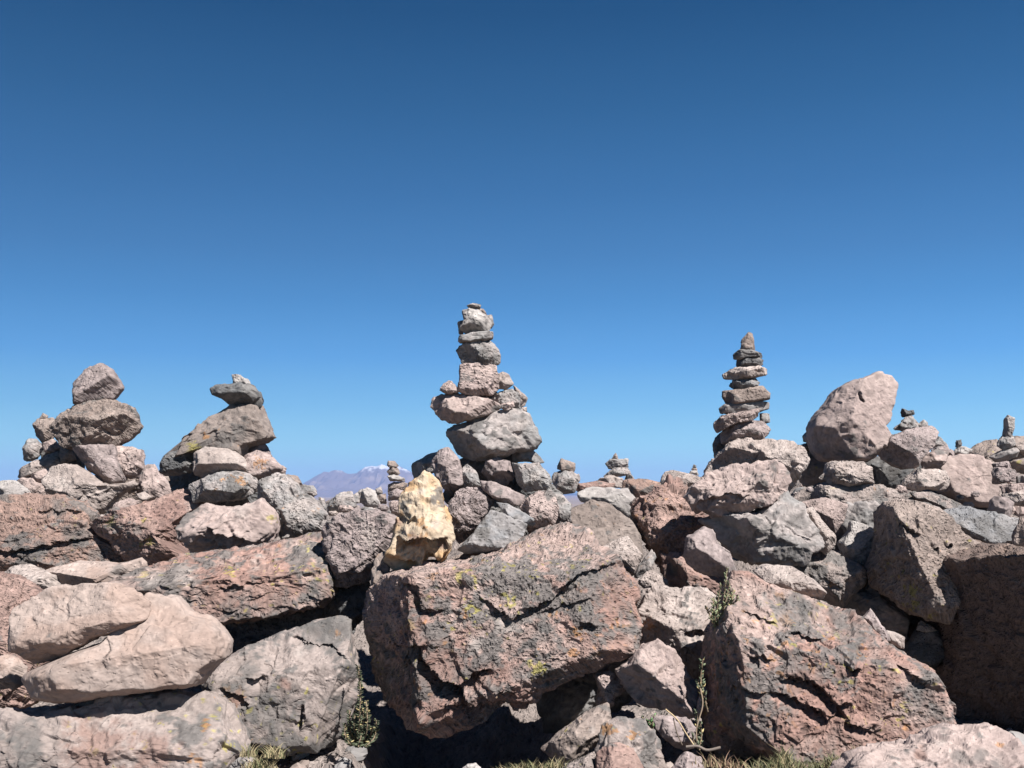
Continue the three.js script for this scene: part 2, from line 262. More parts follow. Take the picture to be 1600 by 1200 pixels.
stone('boulder', 'large cracked reddish boulder with a sloping grey top beside the grass', 5.95, 'mixed',
  '1110,1111 1121,1083 1115,1048 1121,997 1137,966 1150,925 1156,901 1185,901 1226,925 1283,940 1346,963 1384,1004 1409,1023 1447,1039 1473,1070 1489,1105 1492,1130 1487,1158 1470,1185 1400,1200 1302,1205 1207,1206 1143,1200 1118,1160',
  'T.7', { t: 0.85, p: 4, own: 3, grow: 0.99, ahead: 0.4, f: [[0.16, 0.8, 0.58, 0.62], [-0.92, -0.1, 0.36, -0.97], [0.02, 0.1, 1, 0.74]], dense: 1.1, ledges: [
    ledge('1212,1062 1245,1055 1275,1068 1300,1096 1338,1100', 20, 0.07), ledge('1196,1078 1240,1088 1272,1104 1290,1120 1335,1098', 22, 0.075), ledge('1142,1070 1170,1078 1200,1080', 18, 0.06), ledge('1222,1002 1240,985 1262,994 1290,1000', 18, 0.07), ledge('1318,1128 1342,1134 1368,1134', 18, 0.07), ledge('1326,1046 1336,1040 1346,1046', 26, 0.12), ledge('1160,955 1185,962 1215,975', 12, 0.04), ledge('1170,1030 1190,1022 1206,1034', 14, 0.05), ledge('1400,1035 1425,1050 1450,1075', 14, 0.04)],
    spots: [[1400, 1124, 9, 'y'], [1412, 1104, 8, 'y'], [1310, 992, 7, 'y'], [1345, 1015, 9, 'o'], [1414, 1138, 7, 'o'], [1230, 970, 10, 'o'], [1205, 970, 9, 'y'], [1150, 1110, 26, 'g'], [1260, 950, 22, 'g'], [1310, 965, 22, 'g'], [1330, 1020, 18, 'g'], [1430, 1080, 20, 'g'], [1460, 1110, 16, 'g'], [1190, 940, 12, 'w'], [1260, 1075, 42, 'r'], [1300, 1120, 40, 'r'], [1370, 1080, 40, 'r'], [1230, 1150, 40, 'r'], [1160, 1050, 16, 'r'], [1240, 955, 40, 'g'], [1330, 985, 36, 'g'], [1440, 1090, 26, 'g'], [1350, 1150, 40, 'r']] });
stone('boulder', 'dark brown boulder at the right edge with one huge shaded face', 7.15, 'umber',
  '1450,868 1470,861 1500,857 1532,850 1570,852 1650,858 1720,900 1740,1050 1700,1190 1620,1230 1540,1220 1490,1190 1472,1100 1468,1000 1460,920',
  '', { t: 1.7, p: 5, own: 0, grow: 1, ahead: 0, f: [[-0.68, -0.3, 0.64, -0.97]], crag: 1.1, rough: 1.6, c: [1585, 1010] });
stone('boulder', 'pointed brown rock with two small holes leaning towards the dark boulder', 7.1, 'brown',
  '1388,792 1395,785 1418,783 1454,788 1476,799 1505,832 1532,850 1530,880 1500,930 1470,972 1456,968 1433,961 1411,951 1386,933 1373,918 1370,893 1386,848 1388,814',
  '', { t: 1.1, p: 3, own: 1, grow: 1, f: [[-0.8, -0.2, 0.56, -1], [0.28, 0.25, 0.93, 0.62], [0, 0.7, 0.7, 0.8]], spots: [[1425, 925, 10, 'y'], [1428, 945, 8, 'y'], [1455, 964, 5, 'y'], [1514, 846, 4, 'y']], ledges: [ledge('1408,812 1425,828 1440,838', 12, 0.06), ledge('1456,855 1462,851 1468,856', 9, 0.09), ledge('1476,853 1482,849 1488,854', 9, 0.09)] });
stone('boulder', 'long pinkish grey ledge with a broken red front edge below the second cairn', 7.15, 'mixed',
  '158,912 200,896 235,884 262,872 290,868 330,866 375,860 420,850 470,840 508,836 514,880 520,905 519,932 500,947 450,960 390,972 340,979 310,965 285,948 262,938 225,928 190,918',
  '', { t: 1.1, p: 5, own: 1, grow: 1, ahead: 0.6, f: [[-0.05, 0.86, 0.5, 0.55], [0.05, 0.1, 1, 0.76]], layer: 0.6, spots: [[361, 892, 8, 'y'], [225, 896, 6, 'y'], [292, 956, 9, 'y'], [440, 935, 16, 'g'], [490, 925, 18, 'g'], [340, 935, 40, 'r'], [410, 930, 36, 'r'], [455, 915, 20, 'r'], [400, 880, 16, 'w'], [290, 900, 20, 'w'], [240, 905, 16, 'w']], ledges: [ledge('330,925 380,912 420,910', 10, 0.02)] });
stone('boulder', 'broad grey and pink boulder behind the bare gravel, right of the tan slabs', 6.1, 'ash',
  '318,1062 335,1044 350,1030 384,1014 446,990 480,977 522,968 542,970 548,1020 557,1048 554,1092 541,1118 531,1150 510,1168 460,1172 430,1170 390,1168 365,1150 335,1105',
  '', { flat: 1, crag: 0.7, t: 0.9, p: 2.7, own: 3, f: [[-0.05, 0.78, 0.62, 0.62], [0.05, 0.05, 1, 0.72]], ledges: [ledge('455,990 480,1003 520,1010 548,1030', 14, 0.05), ledge('385,1058 400,1064 410,1054', 12, 0.05), ledge('472,1100 478,1120 468,1145', 10, 0.05), ledge('340,1075 380,1085 390,1110', 12, 0.04)], spots: [[365, 1090, 14, 'o'], [500, 985, 40, 'g'], [430, 1115, 50, 'g'], [370, 1075, 26, 'g'], [390, 1045, 18, 'g'], [525, 1100, 20, 'g'], [470, 1020, 14, 'w'], [375, 1090, 14, 'r'], [445, 1070, 10, 'r'], [500, 950, 40, 'g']] });
stone('boulder', 'low rounded boulder at the lower left corner under the tan slabs', 5.5, 'ash',
  '-60,1112 40,1114 95,1112 130,1102 175,1091 250,1088 300,1093 318,1085 345,1107 368,1145 381,1172 372,1195 360,1240 200,1260 -60,1260',
  '', { flat: 1, rough: 0.6, t: 0.85, p: 2.8, own: 3, f: [[0, 0.72, 0.7, 0.66], [0, 0.1, 1, 0.76]], spots: [[356, 1167, 8, 'y'], [145, 1175, 7, 'y'], [227, 1168, 5, 'y'], [320, 1132, 8, 'o'], [305, 1190, 9, 'o'], [40, 1150, 30, 'g'], [160, 1130, 16, 'w'], [290, 1105, 14, 'w'], [50, 1180, 26, 'g'], [150, 1175, 60, 'r'], [240, 1180, 40, 'r']] });
stone('boulder', 'dark red rock at the left edge behind the tan slabs', 6.4, 'red',
  '-60,890 12,902 40,914 55,926 62,960 62,1060 52,1092 20,1120 -60,1120', '', { t: 0.7, own: 4, p: 2.8, f: [[0.2, 0.6, 0.75, 0.7]] });
stone('flat_slab', 'smooth tan slab lying on top of another, with a dark knob at its right end', 5.42, 'tan',
  '5,967 10,952 37,935 70,920 120,913 175,914 210,929 226,942 229,957 226,971 200,981 150,998 110,1021 82,1036 45,1046 27,1028 5,1021',
  '', { flat: 1, grow: 0.985, ahead: 0.55, rough: 0.9, t: 0.55, p: 2.6, own: 2, f: [[-0.12, 0.5, 0.86, 0.55], [0.05, -0.75, 0.65, 0.8]], crag: 0.5 });
stone('flat_slab', 'long tan slab with a crumbled front edge lying over the lower left boulder', 5.48, 'tan',
  '37,1060 45,1049 112,1020 160,1004 195,975 225,928 245,931 270,936 290,960 315,966 342,986 352,1007 351,1027 327,1048 312,1067 250,1076 175,1085 125,1095 87,1096 55,1088',
  '', { flat: 1, t: 0.75, p: 2.7, own: 1, c: [225, 1015], f: [[0, 0.6, 0.8, 0.54], [0, -0.72, 0.69, 0.96], [0.1, 0.0, 1, 0.72]], crag: 0.5, rough: 1 });
stone('stone', 'small tan stone tucked behind the left end of the two tan slabs', 5.85, 'tan', '-25,1034 10,1022 27,1029 42,1045 37,1071 15,1077 -25,1074', 'U.7');
stone('flat_slab', 'pale flat slab behind the tan slabs at the far left', 7.5, 'pale', '3,896 20,886 45,881 60,893 85,897 110,905 105,918 60,926 20,920', 'T.55', { t: 1.2 });
stone('flat_slab', 'smooth tan rock hump between the rust bedrock and the red edged ledge', 7.6, 'tan', '55,900 90,885 120,879 150,879 182,884 197,878 215,872 228,884 205,900 165,914 110,920 70,914', 'T.6', { t: 1.2, crag: 0.6, spots: [[185, 890, 12, 'g']] });
stone('boulder', 'bottom right pinkish grey rock with a jagged top, cut by the frame', 4.7, 'pink',
  '1308,1195 1340,1181 1370,1170 1420,1170 1457,1161 1462,1154 1487,1151 1530,1146 1560,1141 1580,1151 1595,1171 1604,1195 1612,1250 1500,1270 1306,1260', '', { flat: 1, rough: 0.6, t: 0.9, own: 4, f: [[-0.05, 0.85, 0.5, 0.72]], spots: [[1500, 1185, 20, 'g'], [1440, 1180, 12, 'r'], [1562, 1164, 4, 'o'], [1530, 1180, 12, 'g'], [1560, 1190, 14, 'g'], [1470, 1162, 10, 'w']] });

// ---------------------------------------------------------------- stones round the foot of the near boulders
stone('boulder', 'pale pinkish bedrock between the two reddish boulders behind the leafy plant', 6.6, 'pale',
  '996,949 1008,927 1030,922 1087,924 1104,922 1120,936 1124,949 1106,960 1109,981 1102,997 1113,1008 1113,1029 1101,1052 1084,1058 1071,1050 1040,1050 1010,1045 998,1000',
  '', { t: 0.9, own: 3, p: 2.8, f: [[-0.05, 0.8, 0.6, 0.62]], ledges: [ledge('1070,990 1085,982 1105,985', 16, 0.07), ledge('1050,1016 1075,1012 1090,1030', 12, 0.05)], spots: [[1013, 978, 10, 'o']] });
stone('stone', 'pink stone with a smooth shaded underside propped under the central boulder', 6, 'pink',
  '963,1051 983,1036 1004,1010 1031,1004 1052,1018 1073,1044 1088,1085 1085,1117 1065,1126 1044,1111 1009,1106 980,1079', '', { t: 0.9, own: 2, f: [[0.2, 0.35, 0.92, 0.68], [-0.5, -0.55, 0.66, 0.5]] });
stone('stone', 'small rough pink stone wedged in the dark hollow under the boulder', 6.15, 'pink', '927,1053 953,1047 966,1060 980,1079 961,1089 959,1102 937,1109 931,1099 936,1077', 'U.8', { rough: 1.4 });
stone('stone', 'brownish red stone lying at the mouth of the shadowed hollow', 5.75, 'brown', '845,1170 887,1138 935,1106 951,1100 954,1128 940,1156 913,1177 884,1190 860,1184', 'G.75', { t: 0.8, spots: [[922, 1140, 7, 'w']] });
stone('stone', 'low stone with orange lichen between the brownish stone and the leaning slab', 5.5, 'ash', '942,1138 967,1127 1009,1130 1024,1144 1037,1176 1048,1220 930,1225 922,1185 935,1160', 'T.72', { spots: [[952, 1140, 11, 'o'], [990, 1150, 9, 'o'], [1000, 1138, 12, 'g']] });
stone('stone', 'rounded reddish stone at the bottom edge under the orange lichen stone', 5.15, 'red', '932,1176 950,1166 970,1163 993,1176 1012,1215 970,1235 934,1222', '', { crag: 0.7 });
stone('stone', 'grey rubble stone at the bottom edge left of the reddish one', 5.2, 'ash', '876,1204 905,1190 930,1174 940,1200 930,1228 880,1230', 'T.7');
stone('flat_slab', 'thin mauve slab tilted on edge near the twigs', 5.6, 'mauve', '1020,1123 1031,1119 1079,1124 1089,1139 1089,1168 1068,1173 1041,1158 1025,1139', 'F.6U.7', { t: 0.5 });
stone('stone', 'speckled mauve stone at the bottom edge by the twigs', 5.2, 'mauve', '1047,1203 1073,1175 1097,1186 1105,1218 1050,1225', 'T.75');
stone('stone', 'narrow pink stone in the crack left of the cracked boulder', 5.9, 'pink', '1084,1120 1095,1082 1103,1060 1106,1085 1098,1112 1090,1128', 'F.7', { t: 0.6 });
stone('stone', 'whitish oval stone resting on the slope of the cracked boulder', 6.2, 'pale', '1179,893 1197,883 1238,886 1270,905 1291,925 1284,937 1251,933 1223,922 1197,910', 'T.62U.78', { t: 0.8, crag: 0.7, own: 3 });
stone('stone', 'small pyramid shaped speckled stone on the cracked boulder', 5.95, 'mauve', '1343,976 1362,953 1384,985 1394,1002 1375,1002 1349,987', 'S.5F.7', { t: 0.9, spots: [[1366, 985, 8, 'w']] });
stone('stone', 'small pale stone just behind the pyramid shaped one', 6.05, 'pale', '1384,984 1400,988 1415,997 1414,1016 1400,1010 1388,1000', 'T.7');
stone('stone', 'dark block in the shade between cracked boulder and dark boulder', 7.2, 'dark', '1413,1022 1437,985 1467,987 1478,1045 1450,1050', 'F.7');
stone('pebble', 'sunlit white chip in the gap under the pointed rock', 7.15, 'white', '1433,984 1439,969 1455,978 1467,986 1445,988', 'T.6');
stone('pebble', 'small grey stone half buried in dry grass at the lower left', 5.35, 'gray', '358,1196 372,1184 388,1180 400,1187 402,1210 362,1212', 'T.75');
stone('pebble', 'whitish pebble at the bottom edge below the central boulder', 5.1, 'white', '722,1200 730,1195 742,1193 752,1199 752,1212 724,1212', 'T.75');
stone('pebble', 'pale pebble on the rim of the broad grey boulder', 6.15, 'white', '378,1015 382,1010 390,1010 393,1015 388,1019', '');
stone('pebble', 'reddish pebble on the rim of the broad grey boulder', 6.15, 'red', '426,999 430,994 437,994 439,1000 432,1003', '');
stone('pebble', 'speckled lump on the rim of the broad grey boulder below the ledge', 6.15, 'pale', '459,987 465,980 475,979 480,985 470,991', '');

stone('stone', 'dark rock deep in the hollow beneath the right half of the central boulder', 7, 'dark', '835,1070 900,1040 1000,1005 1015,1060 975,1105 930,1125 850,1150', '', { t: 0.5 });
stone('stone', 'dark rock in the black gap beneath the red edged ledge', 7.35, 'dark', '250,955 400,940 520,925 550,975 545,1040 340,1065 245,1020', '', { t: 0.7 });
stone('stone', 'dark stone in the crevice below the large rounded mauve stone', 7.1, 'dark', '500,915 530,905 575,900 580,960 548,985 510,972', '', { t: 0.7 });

// ---------------------------------------------------------------- the tall central stack
stone('stone', 'golden yellow craggy stone standing at the left foot of the central stack', 6.45, 'gold',
  '602,873 613,846 616,822 625,804 625,780 640,756 661,739 673,738 689,762 694,789 700,810 709,840 701,862 685,880 676,868 667,867 661,882 652,898 637,899 613,889', '', { t: 0.8, own: 4, c: [655, 825], f: [[-0.35, 0.2, 0.92, 0.68], [0.55, 0.2, 0.8, 0.72], [0, -0.72, 0.7, 0.78]], rough: 1.2, crag: 1, ledges: [ledge('618,836 640,842 655,838 680,842 702,838', 46, 0.17), ledge('625,800 640,812 650,806', 14, 0.03)], spots: [[648, 845, 14, 'r'], [625, 815, 9, 'r'], [690, 850, 8, 'r'], [655, 815, 8, 'o'], [640, 850, 10, 'o'], [660, 770, 8, 'w'], [680, 820, 9, 'w']] });
stone('stone', 'bluish grey wedge shaped stone on the central boulder beside the golden stone', 6.55, 'blue', '715,858 739,833 766,797 796,807 824,819 814,847 796,862 760,865 730,865', '', { t: 0.75, own: 1, crag: 0.7, f: [[0, 0.3, 0.95, 0.6], [-0.2, 0.75, 0.6, 0.72], [0.75, 0.1, 0.62, 0.74], [-0.1, -0.75, 0.6, 0.82]] });
stone('stone', 'speckled mauve stone between the golden stone and the bluish wedge', 6.75, 'mauve', '700,786 712,768 730,760 754,765 771,783 760,802 736,836 717,851 706,829', 'F.78U.8', { rough: 1.3 });
stone('stone', 'brownish grey rounded stone just above the golden stone', 6.85, 'mauve', '673,720 685,705 700,699 715,717 725,738 725,757 703,772 685,754', 'F.76', {});
stone('stone', 'small grey stone squeezed right of the brownish rounded one', 6.83, 'gray', '722,732 730,725 745,738 751,759 736,766 722,763 718,748', '');
stone('stone', 'flat grey stone jutting left behind the top of the golden stone', 7.15, 'gray', '643,724 664,712 694,703 690,735 665,742 647,755', 'L.6U.65', { t: 0.9 });
stone('stone', 'reddish mauve stone with a dark lower face under the large grey slab', 6.9, 'mauve', '754,738 760,720 778,714 796,720 803,744 790,760 766,754', 'U.5G.8', {});
stone('stone', 'pinkish grey blocky stone at the right shoulder of the central stack', 6.8, 'gray', '800,723 820,724 841,723 856,738 864,753 857,766 820,770 808,754', 'F.75', { spots: [[835, 745, 14, 'w']] });
stone('stone', 'elongated mauve stone lying aslant in the middle of the central stack', 6.72, 'mauve', '749,750 772,753 820,774 818,787 808,793 775,781 754,766', 'G.65U.75', {});
stone('stone', 'thin grey splinter lying aslant above the bluish wedge', 6.62, 'blue', '775,785 796,788 838,812 835,822 817,819 790,805', 'G.65', { t: 1 });
stone('stone', 'rough pink stone with a shaded bottom at the right foot of the central stack', 6.68, 'pink', '811,792 820,780 841,769 862,767 871,792 868,817 850,832 832,841 823,829 820,810', 'U.6F.8', { rough: 1.5 });
stone('stone', 'grey stone behind the rough pink one at the right foot of the stack', 6.95, 'gray', '862,771 880,774 893,789 893,814 877,825 864,816', 'F.75');
stone('stone', 'low stone in shade beneath the bluish wedge', 6.72, 'brown', '690,876 730,864 772,868 765,884 715,892', 'T.6');
stone('flat_slab', 'largest grey slab of the central stack with a pale upper left corner', 7, 'gray', '697,675 710,663 742,651 775,645 805,640 827,646 832,667 840,689 830,703 805,705 787,713 740,721 720,713 705,693', '', { t: 0.9, own: 3, p: 3, f: [[0.1, 0.35, 0.93, 0.68], [-0.62, -0.5, 0.6, 0.7], [-0.3, 0.8, 0.5, 0.72]], spots: [[722, 672, 22, 'w'], [820, 660, 12, 'w']] });
stone('flat_slab', 'pink pointed slab overhanging to the left on the central stack', 6.95, 'pink', '671,635 675,622 690,615 715,615 735,621 760,621 785,635 775,643 740,653 710,662 702,664 687,653', 'G.62U.72', { t: 0.9 });
stone('pebble', 'small pink stone perched on the left end of the overhanging slab', 6.9, 'pink', '686,610 692,599 702,593 712,602 719,612 700,617', '');
stone('stone', 'square pink block in the middle of the central stack', 6.95, 'pink', '717,610 720,572 727,568 755,569 775,571 779,585 779,607 770,617 735,620', '', { t: 0.9, p: 4, own: 3, f: [[0, 0.2, 0.97, 0.7], [0, -0.7, 0.7, 0.88]], rough: 1.4, crag: 0.8 });
stone('stone', 'dark grey angular stone on top of the square pink block', 6.95, 'gray', '712,547 725,536 750,531 765,531 780,545 782,566 777,571 752,570 722,567', 'D.5G.75', { spots: [[760, 550, 12, 'g'], [770, 560, 9, 'g']] });
stone('flat_slab', 'thin grey slab third from the top of the central stack', 6.95, 'gray', '716,533 717,525 740,520 770,518 770,528 740,536 720,536', 'F.8', { t: 1.6, p: 4, own: 4 });
stone('stone', 'whitish block second from the top of the central stack', 6.93, 'white', '722,485 732,482 747,483 760,492 769,505 765,516 742,521 727,520 718,514 725,500', 'U.68G.78', {});
stone('pebble', 'narrow grey stone at the left behind the whitish block', 7.05, 'gray', '715,503 724,500 724,524 717,522', 'L.6', { t: 1.2 });
stone('pebble', 'grey stone at the right behind the whitish block', 7.05, 'gray', '758,492 769,492 772,507 766,515 757,508', '', { t: 1.2 });
stone('pebble', 'brownish chip beside the flat cap of the central stack', 7, 'brown', '745,482 755,483 761,492 750,492', '');
stone('pebble', 'flat capstone on the very top of the central stack', 6.97, 'gray', '729,477 740,473 751,476 750,481 733,483', 'T.7', { t: 1.4 });
stone('pebble', 'pale two lobed stone right of the square pink block', 7, 'pale', '779,588 780,584 786,580 795,585 798,592 802,600 790,610 778,608', '');
stone('stone', 'grey block under the pale two lobed stone', 7, 'gray', '766,622 780,610 802,607 811,617 813,640 795,641 775,631', 'F.75', { p: 3 });
stone('stone', 'tan stone leaning behind the grey block at the right of the stack', 7.12, 'pale', '802,601 815,612 824,622 821,634 813,638 806,620', 'E.6', {});
stone('pebble', 'flat pink pebble below the grey block', 6.9, 'pink', '783,631 802,627 805,635 792,642 784,638', 'T.75');
stone('pebble', 'tiny tan pebble at the right rim of the largest slab', 7.05, 'pale', '815,637 823,636 823,645 813,644', '');
stone('stone', 'dark grey stone sticking out right beneath the largest slab', 7.05, 'gray', '800,702 832,703 845,715 852,724 838,724 820,720 802,722', 'G.7', {});
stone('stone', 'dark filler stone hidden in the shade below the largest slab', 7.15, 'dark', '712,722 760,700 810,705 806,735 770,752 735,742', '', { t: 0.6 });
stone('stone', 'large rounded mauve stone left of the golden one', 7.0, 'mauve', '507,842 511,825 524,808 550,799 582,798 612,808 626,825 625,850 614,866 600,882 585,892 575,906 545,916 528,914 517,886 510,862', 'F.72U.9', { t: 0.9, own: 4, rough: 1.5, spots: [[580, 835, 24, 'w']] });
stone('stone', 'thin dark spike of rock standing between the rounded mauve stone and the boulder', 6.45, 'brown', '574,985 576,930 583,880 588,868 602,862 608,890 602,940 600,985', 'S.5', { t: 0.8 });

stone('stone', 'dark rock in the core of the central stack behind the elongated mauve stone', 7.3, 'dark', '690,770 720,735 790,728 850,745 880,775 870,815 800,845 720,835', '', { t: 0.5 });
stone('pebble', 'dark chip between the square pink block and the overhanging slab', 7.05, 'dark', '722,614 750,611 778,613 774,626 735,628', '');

// ---------------------------------------------------------------- between the central stack and the right boulders
stone('boulder', 'smooth greyish brown boulder behind the right shoulder of the central boulder', 7.5, 'dun', '888,797 925,782 955,791 985,813 1000,837 1004,867 991,896 970,905 940,892 910,860 888,825', 'G.66', { crag: 0.5, own: 3 });
stone('stone', 'flat pale pink face of rock below the smooth brownish boulder', 7.15, 'pale', '938,856 960,845 980,838 1004,866 992,896 966,894', 'G.6', { t: 0.6, crag: 0.6 });
stone('stone', 'whitish grey block behind the smooth brownish boulder', 9, 'white', '904,771 919,761 982,764 992,780 992,805 979,810 940,791 908,784', '', { t: 0.9, p: 3, own: 3, f: [[-0.15, 0.8, 0.55, 0.6], [0.1, 0, 1, 0.72]] });
stone('stone', 'greyish base block of the small two stone cairn right of the central stack', 10.5, 'gray', '862,747 866,738 880,734 904,741 906,750 898,770 874,772 865,760', 'U.75', {});
stone('stone', 'brown tilted block topping the small two stone cairn', 10.5, 'brown', '870,733 877,716 899,724 897,740 880,736', 'F.72', { p: 3.4 });
stone('stone', 'reddish stone on the horizon between the two little cairns', 10.8, 'red', '898,766 903,756 935,751 962,756 952,768 915,772', 'T.7');
stone('stone', 'pale base stone of the little spired cairn on the horizon', 13.5, 'pale', '933,752 938,745 952,743 974,746 974,764 937,758', '');
stone('pebble', 'tiny pointed stone on top of the little spired cairn', 14, 'pale', '955,718 962,706 967,715 967,719', '');
stone('stone', 'upper grey stone of the little spired cairn', 14, 'gray', '946,724 955,717 982,717 982,730 952,733', 'U.75');
stone('stone', 'middle grey stone of the little spired cairn', 14, 'gray', '942,745 958,731 982,730 986,742 955,746', 'U.75');
stone('stone', 'grey stone leaning at the right side of the little spired cairn', 14, 'gray', '981,733 992,749 976,750', '');
stone('stone', 'orange red ledge on the horizon right of the little spired cairn', 10.4, 'rust', '970,768 974,749 1000,748 1030,753 1037,765 1020,785 994,786', 'T.65', { t: 1 });
stone('boulder', 'craggy red boulder split by a dark crack left of the slab pile', 7.65, 'red', '986,800 995,783 1017,768 1040,756 1072,759 1086,792 1105,815 1105,830 1088,845 1078,888 1100,925 1060,930 1045,908 1033,880 1008,838', 'G.7Q.8', { t: 0.9, crag: 1.4, rough: 1.6, own: 4 });
stone('stone', 'dark red rock deep in the shade under the slab pile', 7.3, 'red', '1033,866 1060,866 1085,885 1130,895 1150,930 1100,945 1060,932 1042,905', 'S.6', { t: 0.8 });
stone('stone', 'pale rough rock on the horizon carrying a tiny cairn', 12.5, 'pale', '1030,758 1040,738 1052,735 1075,740 1095,745 1100,752 1075,760 1050,763', '', { rough: 1.3 });
stone('pebble', 'lower pale pebble of the tiny cairn on the horizon', 12.6, 'white', '1077,740 1079,735 1090,735 1092,743', '');
stone('pebble', 'middle brown pebble of the tiny cairn on the horizon', 12.6, 'brown', '1079,735 1081,731 1089,731 1090,736', '');
stone('pebble', 'top dark pebble of the tiny cairn on the horizon', 12.6, 'dark', '1082,731 1084,725 1088,727 1088,732', '');
stone('stone', 'slim grey stone standing on end in the crack beside the pink block', 7.3, 'gray', '990,902 998,885 1019,857 1027,870 1017,892 1000,904', 'P.65', { t: 0.7 });
stone('stone', 'small pink block beside the slim standing stone', 7, 'pale', '993,908 1017,890 1042,905 1049,924 1015,930 1004,916', 'G.65', {});

// ---------------------------------------------------------------- the slab pile and the slender right stack
stone('boulder', 'big grey stone with dark patches at the bottom of the right slab pile', 7.15, 'gray', '1097,815 1120,806 1185,800 1230,770 1250,785 1262,810 1280,835 1288,856 1255,876 1225,883 1180,881 1152,868 1130,846 1115,828', '', { t: 0.85, own: 3, f: [[0.2, 0.3, 0.93, 0.66], [-0.65, -0.45, 0.6, 0.62], [0, -0.75, 0.6, 0.86]], spots: [[1200, 835, 20, 'g'], [1245, 815, 22, 'g'], [1225, 850, 16, 'g'], [1160, 830, 16, 'w']] });
stone('flat_slab', 'pink slab with a rough lower edge lying on the big grey stone', 7.1, 'pink', '1071,777 1080,762 1105,744 1150,727 1205,718 1225,729 1233,752 1230,768 1205,786 1160,803 1120,805 1092,801', '', { t: 0.75, own: 3, f: [[-0.2, 0.62, 0.76, 0.58], [0, -0.72, 0.7, 0.72], [0.2, -0.1, 1, 0.74]], ledges: [ledge('1080,790 1110,776 1140,772 1180,775', 14, 0.04)] });
stone('flat_slab', 'arched pinkish slab with a shaded underside bearing the slender stack', 7.5, 'pale', '1102,740 1112,722 1135,696 1155,685 1170,683 1187,688 1230,691 1258,701 1260,720 1250,741 1246,756 1235,770 1215,768 1160,765', '', { t: 0.9, own: 2, f: [[0.05, 0.85, 0.5, 0.72], [0.1, 0.2, 0.97, 0.8], [-0.3, -0.62, 0.72, 0.36]] });
stone('stone', 'mauve wedge leaning under the left end of the slab pile', 6.85, 'mauve', '1070,868 1075,840 1102,823 1115,827 1121,850 1140,862 1153,890 1153,905 1120,899 1090,893 1072,881', 'G.65D.7', {});
stone('flat_slab', 'pink wedge propped against the right of the big grey stone', 7.25, 'pale', '1258,800 1270,791 1288,815 1305,840 1308,849 1292,868 1275,852 1262,826', 'P.6', { t: 0.8 });
stone('bedrock_ledge', 'pinkish bedrock sloping down between the slab pile and the cracked boulder', 7.4, 'ash', '1225,884 1280,858 1305,866 1335,880 1358,895 1345,925 1320,950 1290,945 1260,915', 'T.66', { t: 1.2, spots: [[1300, 912, 6, 'o'], [1325, 895, 14, 'g']] });
stone('bedrock_ledge', 'shaded bedrock floor left of the pointed rock', 7.5, 'ash', '1290,930 1320,905 1360,890 1400,920 1440,975 1430,1010 1390,1005 1345,970', 'T.7', { t: 1 });
stone('stone', 'whitish angular rock between the slab pile and the pointed rock', 7.55, 'white', '1313,849 1330,830 1332,815 1346,817 1366,829 1386,843 1377,867 1367,886 1357,893 1346,888 1325,877', '', { t: 0.8, own: 2, f: [[-0.2, 0.6, 0.75, 0.6], [0.3, 0.1, 0.95, 0.72]] });
stone('stone', 'brown finger shaped stone topping the slender right stack', 7.55, 'brown', '1157,547 1160,530 1170,519 1176,522 1178,538 1181,549 1168,549', 'F.75');
stone('flat_slab', 'dark flat stone under the finger shaped top of the right stack', 7.55, 'dark', '1147,554 1154,547 1168,547 1191,552 1191,559 1156,561 1147,560', 'F.8', { t: 1.4 });
stone('flat_slab', 'dark slab third from the top of the right stack', 7.57, 'dark', '1151,570 1154,560 1180,558 1194,562 1193,571 1154,573', 'F.78', { t: 1.4 });
stone('flat_slab', 'pitted pale pink slab sticking out left, fourth down the right stack', 7.55, 'pale', '1129,585 1140,578 1150,573 1186,569 1200,576 1199,585 1184,589 1148,593 1132,592', 'T.75', { t: 1.1, rough: 1.6 });
stone('flat_slab', 'small dark grey slab fifth down the right stack', 7.57, 'blue', '1140,603 1143,595 1160,590 1178,588 1188,598 1184,604 1160,609 1148,608', 'T.68U.75', { t: 1.3 });
stone('flat_slab', 'smooth brownish slab crossed by a slanting shadow in the right stack', 7.55, 'brown', '1129,610 1160,608 1192,602 1204,614 1202,624 1152,632 1138,631 1129,621', 'F.72', { t: 1, crag: 0.5 });
stone('flat_slab', 'grey slab below the smooth brownish one in the right stack', 7.57, 'gray', '1125,638 1136,630 1180,626 1202,629 1203,639 1186,643 1156,649 1128,645', 'G.7', { t: 1.1 });
stone('flat_slab', 'knobbly pinkish stone lying aslant low in the right stack', 7.5, 'pink', '1117,660 1130,648 1170,641 1185,637 1186,650 1176,657 1144,663 1124,677 1116,670', '', { rough: 1.8, t: 0.9 });
stone('pebble', 'small grey stone at the right of the knobbly one', 7.6, 'gray', '1187,646 1203,646 1203,660 1189,662', '');
stone('stone', 'rounded brownish base stone of the slender right stack', 7.55, 'mauve', '1126,677 1140,663 1176,657 1192,659 1206,671 1193,689 1174,688 1150,692 1130,694', 'U.6G.8', {});
stone('stone', 'dark jagged stone in shadow behind the foot of the right stack', 7.75, 'dark', '1115,690 1124,676 1150,684 1146,706 1130,714 1117,714', '');

